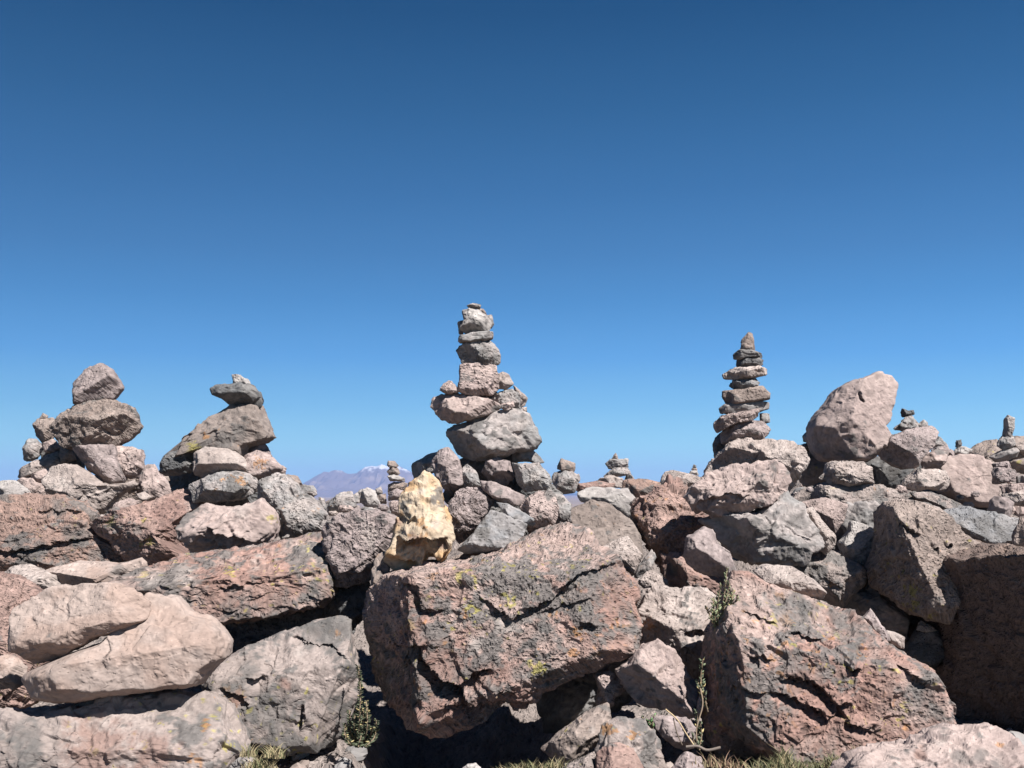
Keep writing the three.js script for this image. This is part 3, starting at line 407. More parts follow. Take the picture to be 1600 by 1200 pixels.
// ---------------------------------------------------------------- the big leaning block and the slope to its right
stone('boulder', 'big pale pink block leaning upright on the right slope', 9, 'pink', '1270,667 1275,655 1289,638 1315,605 1348,591 1372,582 1391,587 1400,600 1396,624 1386,657 1379,668 1387,682 1377,701 1362,715 1348,722 1322,719 1291,718 1277,703 1272,684', '', { t: 1, own: 2, crag: 0.6, f: [[0.28, 0.22, 0.93, 0.6], [-0.66, -0.5, 0.56, -0.95], [-0.55, 0.5, 0.66, 0.72]], flat: 1, rough: 1, ledges: [ledge('1343,610 1347,622 1352,628', 8, 0.05)] });
stone('boulder', 'mauve block lying against the foot of the big leaning block', 8.85, 'mauve', '1368,708 1389,683 1417,673 1448,667 1462,667 1467,676 1457,696 1441,715 1431,730 1415,732 1396,726', '', { t: 0.8, own: 2, f: [[0.1, 0.7, 0.7, 0.64], [-0.55, -0.55, 0.62, 0.6], [0.3, 0, 0.95, 0.75]] });
stone('stone', 'pale craggy stone below the big leaning block', 8.5, 'pale', '1289,740 1294,724 1315,720 1353,723 1362,736 1368,756 1334,758 1310,763 1291,751 1282,746', 'G.7', { rough: 1.6, crag: 1.4 });
stone('pebble', 'round whitish stone left of the big leaning block', 9.5, 'white', '1254,681 1260,674 1271,674 1273,687 1265,693 1256,690', '', { crag: 0.5 });
stone('flat_slab', 'thin dark slab under the round whitish stone', 9.5, 'dark', '1246,696 1262,692 1275,694 1275,701 1250,703', '', { t: 2 });
stone('boulder', 'dark rock in the deep shadow left of the big leaning block', 9.6, 'brown', '1250,706 1275,698 1296,720 1294,755 1255,760 1246,735', 'D.6');
stone('pebble', 'dark heart shaped stone perched behind the big leaning block', 9.35, 'dark', '1408,643 1410,638 1420,642 1428,640 1430,647 1422,652 1410,652', '');
stone('stone', 'grey crumbly pile stone beneath the dark perched stone', 9.3, 'gray', '1396,670 1415,652 1427,650 1435,661 1437,671 1417,675', '', { crag: 1.4 });
stone('pebble', 'bright white round pebble behind the mauve block', 9.3, 'white', '1435,663 1443,656 1450,660 1450,670 1438,671', '', { crag: 0.4 });
stone('stone', 'grey stone at the right shoulder of the mauve block', 9.6, 'gray', '1458,688 1464,680 1479,692 1482,698 1466,702 1457,700', 'U.7');
stone('stone', 'mauve stone behind the mauve block on the slope', 9.4, 'mauve', '1455,703 1481,694 1486,711 1458,716', 'F.75');
stone('stone', 'pinkish stone right below the mauve block', 9, 'pink', '1440,718 1460,703 1484,706 1482,716 1467,733 1443,733', 'G.65');
stone('flat_slab', 'pale slab lying below the mauve block on the slope', 8.7, 'pale', '1410,758 1434,732 1476,735 1487,752 1476,766 1448,764 1427,769', 'G.55', { t: 1.1 });
stone('bedrock_ledge', 'broad pink slab of the right slope below the skyline', 9.6, 'pink', '1462,722 1505,711 1526,710 1545,720 1553,740 1553,766 1546,792 1517,792 1478,768 1476,750', '', { t: 1.1, p: 5, own: 1, crag: 0.55, layer: 0.7, f: [[-0.05, 0.4, 0.92, 0.5]] });
stone('stone', 'reddish flat stone on the skyline of the right slope', 10.5, 'red', '1470,722 1500,711 1526,713 1522,723 1480,728', 'T.6', { t: 1.2 });
stone('stone', 'pale stone on the skyline bearing a small dark block', 9.8, 'white', '1492,703 1500,696 1520,702 1515,711 1492,712', '');
stone('pebble', 'small dark block on the pale skyline stone', 9.8, 'dark', '1493,699 1494,688 1502,687 1503,699', '', { p: 3.5 });
stone('boulder', 'dark brown hump of rock on the far right skyline', 10.2, 'brown', '1515,704 1533,693 1560,685 1570,700 1572,738 1520,740', '', { t: 1 });
stone('boulder', 'dark rock cut by the right edge behind the finger cairn', 10.5, 'brown', '1578,690 1590,682 1620,680 1640,735 1585,738', '');
stone('flat_slab', 'greyish slab with a cracked rim on the lower right slope', 8.4, 'ash', '1424,770 1457,768 1500,788 1500,800 1472,802 1430,778', 'G.55', { t: 1.3 });
stone('bedrock_ledge', 'dark grey smooth bedrock in front of the right edge cairn', 7.6, 'blue', '1470,802 1517,793 1550,800 1592,809 1600,850 1560,870 1510,862 1480,830', 'G.55', { t: 1.2, crag: 0.7, spots: [[1540, 820, 24, 'g'], [1500, 825, 14, 'g'], [1570, 835, 18, 'g']] });
stone('bedrock_ledge', 'dark crusted bedrock behind the whitish angular rock', 8, 'gray', '1303,855 1314,815 1326,790 1345,783 1392,788 1398,850 1370,850 1340,845 1320,858', 'F.72', { t: 0.8, spots: [[1340, 810, 20, 'g'], [1370, 810, 24, 'g'], [1375, 835, 16, 'g'], [1325, 835, 12, 'g']] });
stone('bedrock_ledge', 'smooth reddish bedrock patch above the pink wedge', 7.8, 'pink', '1250,785 1290,778 1326,788 1318,818 1300,838 1280,815 1262,794', 'G.6', { t: 0.9, crag: 0.6 });
stone('bedrock_ledge', 'long pale bedrock shelf below the craggy stone on the right slope', 8.6, 'ash', '1232,778 1262,762 1300,757 1360,755 1395,765 1440,772 1480,790 1470,812 1400,800 1330,795 1260,792', 'G.55', { t: 1, layer: 0.5, spots: [[1300, 772, 20, 'w'], [1370, 780, 14, 'g']] });
stone('bedrock_ledge', 'grey bedrock step right of the pointed rock top', 7.9, 'ash', '1395,800 1420,780 1470,792 1490,812 1500,850 1450,830', 'G.55', { t: 1 });
stone('stone', 'small pink block on the pale bedrock shelf', 8.5, 'pink', '1397,768 1403,758 1416,760 1420,776 1400,779', '', { p: 3 });
stone('pebble', 'dark pebble at the left end of the pale bedrock shelf', 8.4, 'mauve', '1259,768 1262,761 1270,762 1272,767 1266,769', '');
for (const [x, y, w, h, k, l] of [[1424, 771, 13, 9, 'pink', 'pink lump beside the small block on the bedrock shelf'], [1524, 772, 14, 10, 'mauve', 'mauve chunk in the rubble on the right slope'], [1514, 789, 18, 10, 'pale', 'pale chunk in the rubble above the dark grey bedrock'], [1500, 778, 12, 8, 'gray', 'grey chip in the rubble left of the edge cairn'], [1522, 745, 16, 8, 'pale', 'pale chip on the broad pink slab'], [1538, 752, 14, 9, 'white', 'white chip on the broad pink slab near the edge cairn'], [1534, 722, 18, 9, 'pink', 'pink stone on the skyline left of the finger cairn']])
  stone('pebble', l, 8.85 + (800 - y) * 0.017, k, `${x - w / 2},${y} ${x - w / 3},${y - h / 2} ${x + w / 4},${y - h / 2} ${x + w / 2},${y} ${x + w / 3},${y + h / 2} ${x - w / 3},${y + h / 2}`, '');

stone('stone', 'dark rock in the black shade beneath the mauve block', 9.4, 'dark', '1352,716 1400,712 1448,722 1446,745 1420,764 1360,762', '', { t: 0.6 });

// ---------------------------------------------------------------- the cairn at the right edge
stone('stone', 'whitish bent finger of stone standing on the right edge cairn', 8.9, 'white', '1569,685 1573,668 1571,654 1576,648 1584,653 1583,668 1582,685', 'F.7', { t: 1, crag: 0.5 });
stone('stone', 'grey stone holding up the whitish finger', 8.9, 'gray', '1558,697 1568,680 1584,679 1588,694 1572,705', 'L.65');
stone('flat_slab', 'grey brown slab beneath the finger at the right edge', 8.9, 'gray', '1550,714 1570,702 1590,699 1592,713 1560,723', 'U.7', { t: 1.2 });
stone('stone', 'pale boulder beside the finger, cut by the right edge', 8.9, 'pale', '1587,694 1600,689 1630,690 1632,718 1590,712', '');
stone('flat_slab', 'thin mauve slab low in the right edge cairn', 8.8, 'mauve', '1554,725 1576,720 1580,730 1557,732', '', { t: 1.6 });
stone('stone', 'brown stone in shade at the right edge under the pale boulder', 8.85, 'brown', '1578,722 1600,717 1632,720 1632,743 1588,740', '');
stone('stone', 'blocky mauve stone of the right edge cairn', 8.75, 'mauve', '1550,740 1552,731 1576,728 1588,736 1589,753 1555,756', 'F.75', { p: 3.2 });
stone('stone', 'grey stone at the frame edge beside the blocky mauve stone', 8.75, 'gray', '1590,744 1632,741 1632,757 1592,756', '');
stone('flat_slab', 'long grey slab in the right edge cairn near its foot', 8.6, 'pink', '1562,758 1600,755 1632,757 1632,770 1568,773', '', { t: 1 });
stone('stone', 'pinkish stone under the long grey slab at the edge', 8.5, 'pale', '1568,772 1600,767 1632,768 1632,793 1583,790 1570,781', 'G.7');
stone('stone', 'rounded mauve stone at the foot of the right edge cairn', 7.8, 'mauve', '1549,781 1557,775 1576,777 1586,786 1577,813 1555,813 1547,800', 'D.65');
stone('stone', 'brown rock cut by the right edge above the dark boulder', 6.3, 'brown', '1586,850 1594,808 1632,800 1640,862', 'L.6');
// ---------------------------------------------------------------- the first cairn from the left
stone('stone', 'reddish angular capstone of the leftmost cairn', 10.4, 'mauve', '114,599 135,577 157,567 172,577 184,594 190,606 176,623 145,627 117,634 116,615', '', { own: 2, f: [[-0.1, 0.3, 0.95, 0.66], [0.45, -0.55, 0.7, 0.5]], crag: 0.7 });
stone('boulder', 'big rounded brown stone carrying the reddish capstone', 10.4, 'brown', '79,672 82,666 100,645 132,626 172,623 200,635 212,656 216,667 200,683 175,697 140,698 107,700 92,688', '', { own: 3, f: [[0, 0.7, 0.7, 0.72], [-0.2, -0.25, 0.95, 0.76], [0.45, -0.65, 0.6, 0.62]], rough: 1.6 });
stone('stone', 'dark wedge under the big rounded brown stone', 10.3, 'mauve', '110,699 150,694 177,699 186,725 192,746 186,757 165,753 140,736 122,716', 'D.6F.75', { crag: 1.3 });
stone('stone', 'pink block right of the dark wedge in the leftmost cairn', 10.4, 'pink', '174,697 205,698 223,704 223,738 215,748 192,747 180,726', 'F.74U.85', { rough: 1.5 });
stone('flat_slab', 'big curved tan slab at the foot of the leftmost cairn', 10, 'pale', '70,750 78,732 93,725 110,727 130,740 160,757 185,763 206,753 200,762 180,775 163,797 147,806 120,794 95,780 76,770', '', { t: 0.9, own: 2, f: [[-0.2, 0.6, 0.75, 0.62], [0.4, -0.3, 0.85, 0.7]], spots: [[100, 760, 16, 'w']] });
stone('stone', 'rounded grey brown stone left behind the big brown stone', 10.8, 'brown', '52,663 57,654 82,653 90,668 82,687 65,692 55,681', 'D.65', { crag: 0.6 });
stone('pebble', 'tiny pale pebble on the rounded grey brown stone', 10.8, 'pale', '61,654 66,645 75,649 73,656', '');
stone('stone', 'grey stone at the left rim of the leftmost cairn', 10.7, 'gray', '36,702 45,686 56,686 67,700 62,711 47,722 36,720', 'D.65');
stone('stone', 'small pinkish stone in the middle left of the first cairn', 10.65, 'pink', '64,693 82,686 95,700 93,711 68,706', '');
stone('stone', 'small brown stone beside the dark wedge', 10.6, 'brown', '94,698 110,701 119,717 98,725 92,712', '');
stone('flat_slab', 'flat pale slab sloping down at the left of the first cairn', 10.6, 'pale', '24,748 32,732 52,721 90,709 94,726 68,738 45,746', 'T.65', { t: 1.1 });
stone('stone', 'small block under the flat pale slab', 10.5, 'pink', '48,742 75,731 83,742 69,758 54,755', 'F.7');
stone('stone', 'lowest pinkish stones at the left end of the first cairn', 10.5, 'pink', '24,749 45,743 60,755 76,757 78,776 52,778 34,766', 'G.7', { crag: 1.5 });
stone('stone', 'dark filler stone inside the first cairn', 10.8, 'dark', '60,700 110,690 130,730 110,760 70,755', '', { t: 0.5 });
stone('stone', 'grey stone seen between the flat slab and small brown stone', 10.6, 'gray', '66,714 90,705 94,716 70,724', '');
stone('stone', 'whitish rock at the left edge below the first cairn', 9.8, 'white', '-20,754 15,750 32,756 48,770 47,780 12,784 -20,785', 'D.7T.7');
stone('stone', 'pink crumbling stone between the first and second cairn', 10.2, 'pink', '220,735 228,728 240,727 252,742 268,764 263,778 235,784 215,777', 'G.65', { crag: 1.4 });
stone('pebble', 'small pink stone at the foot of the crumbling one', 10, 'pale', '211,773 225,768 237,777 225,786', '');
stone('stone', 'low pinkish stone in the hollow between rust and red bedrock', 9.6, 'pink', '172,800 180,785 200,778 219,783 200,799 182,808', 'T.65');
stone('pebble', 'pale chip at the tip of the curved tan slab', 10.2, 'pale', '190,757 210,749 215,766 200,774', '');
stone('boulder', 'rust orange bedrock with grey crust at the left edge', 9, 'rust', '-40,782 30,775 82,774 120,787 141,803 143,819 160,840 185,855 199,871 193,886 150,890 100,890 55,898 25,898 -40,898', '', { t: 0.8, p: 2.8, own: 2, layer: 0.45, f: [[0, 0.55, 0.83, 0.62], [0.3, 0.1, 0.95, 0.75]], ledges: [ledge('-20,862 40,858 90,848 150,838', 14, 0.06), ledge('50,800 100,797 140,800', 12, 0.03)], spots: [[90, 795, 20, 'g'], [120, 835, 24, 'g'], [60, 855, 16, 'g'], [150, 865, 18, 'g'], [160, 880, 10, 'g']] });
stone('boulder', 'reddish brown bedrock with yellow lichen sloping up to the second cairn', 8.9, 'red', '141,818 155,809 190,796 237,784 275,766 297,756 304,780 323,785 303,798 286,816 280,850 300,872 262,878 235,886 215,880 198,874 175,848 150,832', '', { t: 0.9, own: 2, p: 2.7, layer: 0.5, f: [[0.05, 0.65, 0.76, 0.6], [-0.3, 0.1, 0.95, 0.7]], spots: [[174, 815, 6, 'y'], [226, 813, 5, 'y'], [233, 848, 6, 'y'], [219, 850, 4, 'y'], [178, 822, 9, 'g'], [215, 826, 12, 'g'], [300, 790, 12, 'w']] });

stone('stone', 'dark core of the first cairn seen in the gaps above the red bedrock', 10.95, 'brown', '30,752 80,738 140,745 200,742 262,745 268,785 190,802 110,800 40,782', '', { t: 0.5 });

// ---------------------------------------------------------------- the second cairn from the left
stone('pebble', 'white stone on the very top of the second cairn', 9, 'white', '361,585 375,586 388,593 395,606 380,605 366,602', 'F.7', { crag: 1.3 });
stone('stone', 'nearly black stone jutting left under the white one', 9, 'dark', '330,609 340,602 370,600 390,601 404,612 410,628 407,637 380,638 360,633 347,623 333,618', 'U.55', { own: 3 });
stone('boulder', 'large slanting grey brown slab of the second cairn', 9.05, 'dun', '253,713 272,697 300,677 327,653 350,640 375,633 406,634 412,652 426,683 412,691 390,695 378,712 350,712 320,705 287,716 262,724', '', { t: 0.8, own: 2, f: [[-0.25, 0.55, 0.8, 0.62], [0.1, 0.0, 1, 0.72]], spots: [[350, 690, 22, 'g'], [375, 675, 16, 'g'], [320, 695, 14, 'g'], [321, 682, 5, 'o'], [300, 700, 8, 'y']] });
stone('stone', 'dark grey rough block at the left under the slanting slab', 8.95, 'dark', '249,728 260,709 287,699 303,704 308,736 283,741 257,744 249,736', 'F.7U.8', { rough: 1.5 });
stone('stone', 'pale oval stone with a shaded underside in the second cairn', 8.8, 'pale', '301,708 320,698 362,704 385,719 389,741 350,738 335,747 318,750 306,739 302,723', 'T.7U.6', { own: 3 });
stone('stone', 'grey stone marked with one bright orange lichen spot', 8.75, 'gray', '293,757 310,750 340,738 370,737 400,746 405,762 380,779 340,785 302,784 295,771', 'G.68U.72', { spots: [[378, 751, 8, 'o'], [350, 750, 4, 'o']] });
stone('stone', 'reddish pink stone right of the pale oval one', 8.85, 'pink', '380,713 400,703 425,716 441,732 425,747 405,756 387,743', 'F.72', { spots: [[405, 725, 10, 'o']] });
stone('stone', 'stone in shadow behind the reddish pink one', 9.15, 'mauve', '372,706 395,692 412,692 425,714 400,720', '');
stone('flat_slab', 'rough grey speckled slab leaning at the right of the second cairn', 8.6, 'gray', '402,758 415,746 432,737 452,749 470,771 495,784 511,802 509,829 465,844 445,844 425,812 406,786', '', { t: 0.75, own: 2, f: [[0.1, 0.5, 0.86, 0.6], [-0.6, -0.2, 0.77, 0.72]], rough: 1.8, spots: [[470, 800, 30, 'w']] });
stone('boulder', 'pale two humped stone at the bottom of the second cairn', 8.3, 'pink', '280,821 295,803 310,794 330,790 360,794 406,782 429,807 433,833 415,854 375,864 330,870 300,868 281,844', '', { t: 0.8, own: 2, f: [[-0.2, 0.75, 0.62, 0.66], [0.2, 0.05, 0.98, 0.74], [0, -0.72, 0.7, 0.68]], ledges: [ledge('322,820 335,836 370,838 400,850', 22, 0.07)], spots: [[380, 795, 20, 'w'], [425, 810, 6, 'y']] });
stone('pebble', 'pinkish stone on the right flank of the second cairn', 9.1, 'pink', '430,722 448,732 446,742 433,742', '');
stone('stone', 'brown stone in the tail of the second cairn', 9.2, 'brown', '448,741 464,744 473,758 464,766 450,757', 'D.7');
stone('stone', 'grey stone at the end of the tail of the second cairn', 9.3, 'gray', '469,757 490,759 496,772 484,780 470,773', '');
stone('pebble', 'thin upright chip beyond the tail of the second cairn', 9.6, 'gray', '497,776 506,779 512,802 500,797', '');

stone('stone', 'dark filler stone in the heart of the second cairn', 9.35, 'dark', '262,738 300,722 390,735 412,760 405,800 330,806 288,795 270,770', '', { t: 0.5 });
// ---------------------------------------------------------------- far little cairns left of the golden stone
stone('pebble', 'brown top stone of the far slim cairn in front of the mountain', 14, 'brown', '604,727 606,720 617,720 623,728 619,731 608,731', '');
stone('pebble', 'brown second stone of the far slim cairn', 14, 'brown', '604,737 610,730 621,731 625,740 621,743 608,742', '');
stone('flat_slab', 'whitish pointed slab of the far slim cairn', 14, 'white', '605,744 610,739 632,747 633,753 610,752', '', { t: 1.3 });
stone('stone', 'grey brown block of the far slim cairn', 14, 'brown', '606,757 615,752 637,755 634,770 606,770', 'T.7');
stone('stone', 'brown bottom stone of the far slim cairn', 13.9, 'mauve', '605,770 620,763 632,769 628,781 607,783', '');
stone('pebble', 'upper pebble of the far stubby cairn beside the slim one', 14, 'gray', '586,764 595,760 599,771 589,772', '');
stone('pebble', 'lower pebble of the far stubby cairn beside the slim one', 14, 'brown', '589,772 602,771 604,787 591,788', '');
stone('stone', 'whitish sunlit rock left of the far cairns', 12, 'white', '558,768 573,762 587,768 591,780 596,791 580,795 563,786', 'L.6T.75');
stone('stone', 'dark grey rock joined to the whitish one', 12, 'gray', '545,777 559,769 564,786 548,788', 'F.7');
stone('stone', 'flat grey brown rock on the rim below the mountain', 11.5, 'gray', '508,788 530,771 550,768 557,792 535,800 510,801', 'T.7');
stone('pebble', 'reddish stone on the rim left of the flat rock', 12, 'mauve', '506,784 523,778 523,789 508,792', '');
stone('stone', 'pinkish stone between the far slim cairn and the golden stone', 11, 'pink', '607,784 627,780 640,788 632,808 612,806', '');
for (const [x, y, w, h, k, l] of [[540, 795, 26, 10, 'pink', 'flat pink chip above the rounded mauve stone'], [575, 797, 24, 10, 'gray', 'grey chip above the rounded mauve stone'], [598, 794, 18, 12, 'mauve', 'mauve chip below the far stubby cairn'], [520, 802, 18, 8, 'pale', 'pale chip beside the rim of the rounded mauve stone']])
  stone('pebble', l, 10.5, k, `${x - w / 2},${y} ${x - w / 3},${y - h / 2} ${x + w / 4},${y - h / 2} ${x + w / 2},${y} ${x + w / 3},${y + h / 2} ${x - w / 3},${y + h / 2}`, '');

// ---------------------------------------------------------------- ground, plain and mountain
const lift = (x, D) => { // height of the ground D metres ahead
  const base = (D < 7.3 ? 0.05 : mix(0.05, 1.1, sstep(7.3, 10.6, D))) - 0.32 * sstep(-0.9, -0.68, x) * sstep(0.4, 0.12, x) * sstep(5, 5.4, D) * sstep(7.6, 7, D); // a hollow under the central boulder
  const right = sstep(1.6, 4.4, x) * sstep(7, 11, D) * 0.74;
  const h = D < 28 ? base + right : mix(base + right, -60, sstep(28, 1500, D) ** 0.5);
  return h;
};
{
  const NX = 420, rows = []; let D = 3;
  while (D < 30) { rows.push(D); D += D < 12 ? 0.022 : 0.08; }
  while (D < 26000) { rows.push(D); D *= 1.1; }
  const pos = [], col = [], idx = [], out = [0, 0, 0];
  rows.forEach((D, j) => {
    for (let i = 0; i <= NX; i++) {
      const x = (i / NX - 0.5) * Math.max(D * 1.25, D < 30 ? 9 : D * 2.4), near = D < 28 ? 1 : 0;
      const h = lift(x, D) + near * (0.05 * fbm(x * 2, 0, D * 2, 3) + 0.03 * chips(x * 5, 0.3, D * 5, 0.9) + 0.02 * chips(x * 16, 0.6, D * 16, 0.8) + 0.006 * noise(x * 60, 0, D * 60)) + (near ? 0 : 14 * fbm(x / 900, 0, D / 900, 4) * sstep(200, 3000, D));
      pos.push(x, h, -D);
      if (near) tint(KINDS.pale, x, 0.4, D, 1.2, 70, 0.5, out, 0); else { const t = 0.5 + 0.5 * fbm(x / 700, 3, D / 700, 3); out[0] = mix(0.2, 0.3, t); out[1] = mix(0.155, 0.22, t); out[2] = mix(0.125, 0.165, t); }
      const q = near ? 0.62 : 1; col.push(out[0] * q, out[1] * q, out[2] * q);
    }
    if (j) for (let i = 0; i < NX; i++) { const a = (j - 1) * (NX + 1) + i, b = a + NX + 1; idx.push(a, a + 1, b + 1, a, b + 1, b); }
  });
  const g = new THREE.BufferGeometry();
  g.setAttribute('position', new THREE.Float32BufferAttribute(pos, 3)); g.setAttribute('color', new THREE.Float32BufferAttribute(col, 3)); g.setAttribute('uv', new THREE.Float32BufferAttribute(pos.flatMap((v, i) => i % 3 === 0 ? [v * UV] : i % 3 === 2 ? [v * UV] : []), 2)); g.setIndex(idx); g.computeVertexNormals();
  const m = new THREE.Mesh(g, craggySkin); m.name = 'ground'; m.userData = { kind: 'structure', label: 'stony ground of the plateau with the wide plain beyond', category: 'ground' }; m.receiveShadow = true; scene.add(m);
  // ground behind and beside the visitor, so that light does not come up from below
  const s = new THREE.Mesh(new THREE.PlaneGeometry(60, 40, 60, 40).rotateX(-Math.PI / 2), new THREE.MeshStandardMaterial({ color: new THREE.Color(0.12, 0.098, 0.08), roughness: 0.95 }));
  s.position.set(0, -0.02, 16.9); s.name = 'path'; s.userData = { kind: 'structure', label: 'bare path where the visitor stands', category: 'path' }; s.receiveShadow = true; scene.add(s);
}
{ // snow-topped volcanic range far beyond the plain
  const Z = 20000, NX = 340, NZ = 120, pos = [], col = [], idx = [];
  const crest = [[430, 775], [473, 756], [490, 745], [505, 736], [513, 737], [524, 733], [534, 735], [542, 739], [556, 739], [570, 729], [580, 727], [588, 728], [596, 724], [604, 727], [622, 727], [634, 732], [650, 741], [680, 752], [720, 764], [780, 776]];
  const top = (px) => { for (let i = 1; i < crest.length; i++) if (px <= crest[i][0]) { const [a, b] = [crest[i - 1], crest[i]], t = clamp((px - a[0]) / (b[0] - a[0])); return mix(a[1], b[1], t); } return 778; };
  for (let j = 0; j <= NZ; j++) for (let i = 0; i <= NX; i++) {
    const px = 425 + i, c = at(px, top(px), Z)[1] + 60, v = j / NZ * 2 - 1, x = at(px, 770, Z)[0], z = v * 3600;
    const f = Math.max(0, 1 - Math.abs(v)) ** 1.25, gully = Math.abs(noise(x / 260, 1, z / 700)) + 0.5 * Math.abs(noise(x / 110, 4, z / 300));
    const y = -70 + c * f * (1 - 0.5 * gully * sstep(0.02, 0.35, Math.abs(v))) + 12 * fbm(x / 90, 2, z / 90, 3) * f;
    pos.push(x, y, -Z - z);
    const rel = y + 0, t = 0.5 + 0.5 * fbm(x / 300, 0, z / 300, 3), snow = sstep(400, 470, rel + 110 * fbm(x / 70, 9, z / 160, 3)) * 0.75, sand = sstep(0.25, 0.6, fbm(x / 260, 5, z / 500, 3)) * 0.6;
    const r = mix(mix(0.15, 0.21, t), 0.34, sand), gg = mix(mix(0.12, 0.165, t), 0.26, sand), b = mix(mix(0.11, 0.15, t), 0.2, sand);
    col.push(mix(r * 0.62, 0.56, snow), mix(gg * 0.62, 0.56, snow), mix(b * 0.66, 0.58, snow));
    if (j && i) { const a = (j - 1) * (NX + 1) + i - 1, d = a + NX + 1; idx.push(a, a + 1, d + 1, a, d + 1, d); }
  }
  const g = new THREE.BufferGeometry();
  g.setAttribute('position', new THREE.Float32BufferAttribute(pos, 3)); g.setAttribute('color', new THREE.Float32BufferAttribute(col, 3)); g.setIndex(idx); g.computeVertexNormals();
  const m = new THREE.Mesh(g, new THREE.MeshStandardMaterial({ vertexColors: true, roughness: 1 })); m.name = 'mountain'; m.userData = { kind: 'structure', label: 'far mountain range with snow on its summits', category: 'mountain' }; scene.add(m);
}

scene.fog = new THREE.FogExp2(new THREE.Color(0.34, 0.5, 0.95), 4e-5);

// ---------------------------------------------------------------- plants, grass, twigs
const leafSkin = new THREE.MeshPhysicalMaterial({ vertexColors: true, roughness: 0.75, side: THREE.DoubleSide });
const stemSkin = new THREE.MeshStandardMaterial({ color: new THREE.Color(0.16, 0.115, 0.075), roughness: 0.9 });
const painted = (g, c) => { const n = g.attributes.position.count, a = new Float32Array(n * 3); for (let i = 0; i < n; i++) a.set(c, i * 3); g.setAttribute('color', new THREE.BufferAttribute(a, 3)); return g; };
function leafShape(l, w) { // a thick little leaf, folded along its middle
  const g = new THREE.BufferGeometry(), p = [[0, 0, 0], [-w, l * 0.4, w * 0.5], [0, l * 0.45, 0], [w, l * 0.4, w * 0.5], [-w * 0.7, l * 0.75, w * 0.3], [w * 0.7, l * 0.75, w * 0.3], [0, l, w * 0.3], [0, l * 0.45, -w * 0.5]];
  g.setAttribute('position', new THREE.Float32BufferAttribute(p.flat(), 3)); g.setIndex([0, 2, 1, 0, 3, 2, 1, 2, 4, 2, 3, 5, 4, 2, 6, 2, 5, 6, 0, 1, 7, 0, 7, 3, 1, 4, 7, 3, 7, 5, 4, 6, 7, 5, 7, 6]); g.computeVertexNormals(); return g;
}
const UPV = new THREE.Vector3(0, 1, 0);
function plant(label, category, D, stems, opt) { // stems: [[x, y] pixels from root to tip, ...]
  const rnd = rng(opt.seed), root = new THREE.Group(), base = new THREE.Vector3(...at(...stems[0][0], D)); root.position.copy(base);
  const wood = [], leaves = [];
  stems.forEach((s) => {
    const pts = s.map(([x, y], i) => new THREE.Vector3(...at(x, y, D + (rnd() - 0.5) * opt.spread)).sub(base)), curve = new THREE.CatmullRomCurve3(pts), len = curve.getLength();
    wood.push(new THREE.TubeGeometry(curve, 10, opt.stem ?? 0.004, 5));
    const n = Math.round(len / opt.gap);
    for (let i = 0; i < n; i++) {
      const t = (i + rnd()) / n; if (t < (opt.bare ?? 0)) continue;
      const p = curve.getPoint(t), tan = curve.getTangent(t), th = rnd() * 6.283, side = new THREE.Vector3(Math.cos(th), 0.15, Math.sin(th)).normalize(), d = tan.clone().multiplyScalar(opt.up ?? 0.9).add(side).normalize();
      const l = opt.leaf * (0.6 + 0.7 * rnd()) * (1 - 0.35 * t), g = leafShape(l, l * (opt.wide ?? 0.27));
      g.applyQuaternion(new THREE.Quaternion().setFromAxisAngle(UPV, rnd() * 6.283)); g.applyQuaternion(new THREE.Quaternion().setFromUnitVectors(UPV, d)); g.translate(p.x, p.y, p.z);
      const dry = rnd() < opt.dry, m = 0.7 + 0.6 * rnd(); leaves.push(painted(g, (dry ? [0.3, 0.24, 0.11] : opt.color).map((c) => c * m)));
    }
  });
  const a = new THREE.Mesh(mergeGeometries(wood), stemSkin), b = new THREE.Mesh(mergeGeometries(leaves), leafSkin);
  a.name = 'stem'; b.name = 'leaves'; b.userData.kind = 'stuff'; root.add(a, b);
  return add(root, opt.name ?? 'leafy_plant', label, category);
}
const GREEN = [0.105, 0.122, 0.07];
plant('leafy grey green plant growing upright from the crack left of the cracked boulder', 'plant', 5.85, [[[1126, 990], [1130, 945], [1136, 888]], [[1124, 988], [1121, 950], [1126, 915]], [[1128, 990], [1140, 955], [1146, 922]], [[1122, 985], [1112, 968], [1104, 948]], [[1129, 990], [1147, 965], [1152, 930]], [[1126, 988], [1132, 950], [1140, 912]], [[1122, 988], [1116, 960], [1114, 935]]], { seed: 4, spread: 0.12, gap: 0.0048, leaf: 0.032, wide: 0.2, color: [0.16, 0.18, 0.095], dry: 0.15 });
plant('thin leafy sprig hanging in the dark crack beside the pale bedrock', 'plant', 5.75, [[[1106, 1112], [1099, 1085], [1095, 1060], [1098, 1030]], [[1104, 1100], [1096, 1080], [1090, 1066]]], { seed: 8, spread: 0.06, gap: 0.006, leaf: 0.034, color: GREEN, dry: 0.15 });
plant('small leafy sprig at the bottom of the crack by the twigs', 'plant', 5.5, [[[1093, 1172], [1090, 1145], [1089, 1112]], [[1093, 1172], [1096, 1150], [1094, 1130]], [[1092, 1170], [1084, 1158], [1082, 1148]]], { seed: 9, spread: 0.05, gap: 0.006, leaf: 0.03, color: GREEN, dry: 0.1 });
plant('tiny green sprout above the thin mauve slab', 'plant', 5.7, [[[1020, 1140], [1014, 1128], [1003, 1121]], [[1020, 1140], [1020, 1128], [1022, 1118]]], { seed: 10, spread: 0.03, gap: 0.005, leaf: 0.026, color: [0.1, 0.2, 0.07], dry: 0 });
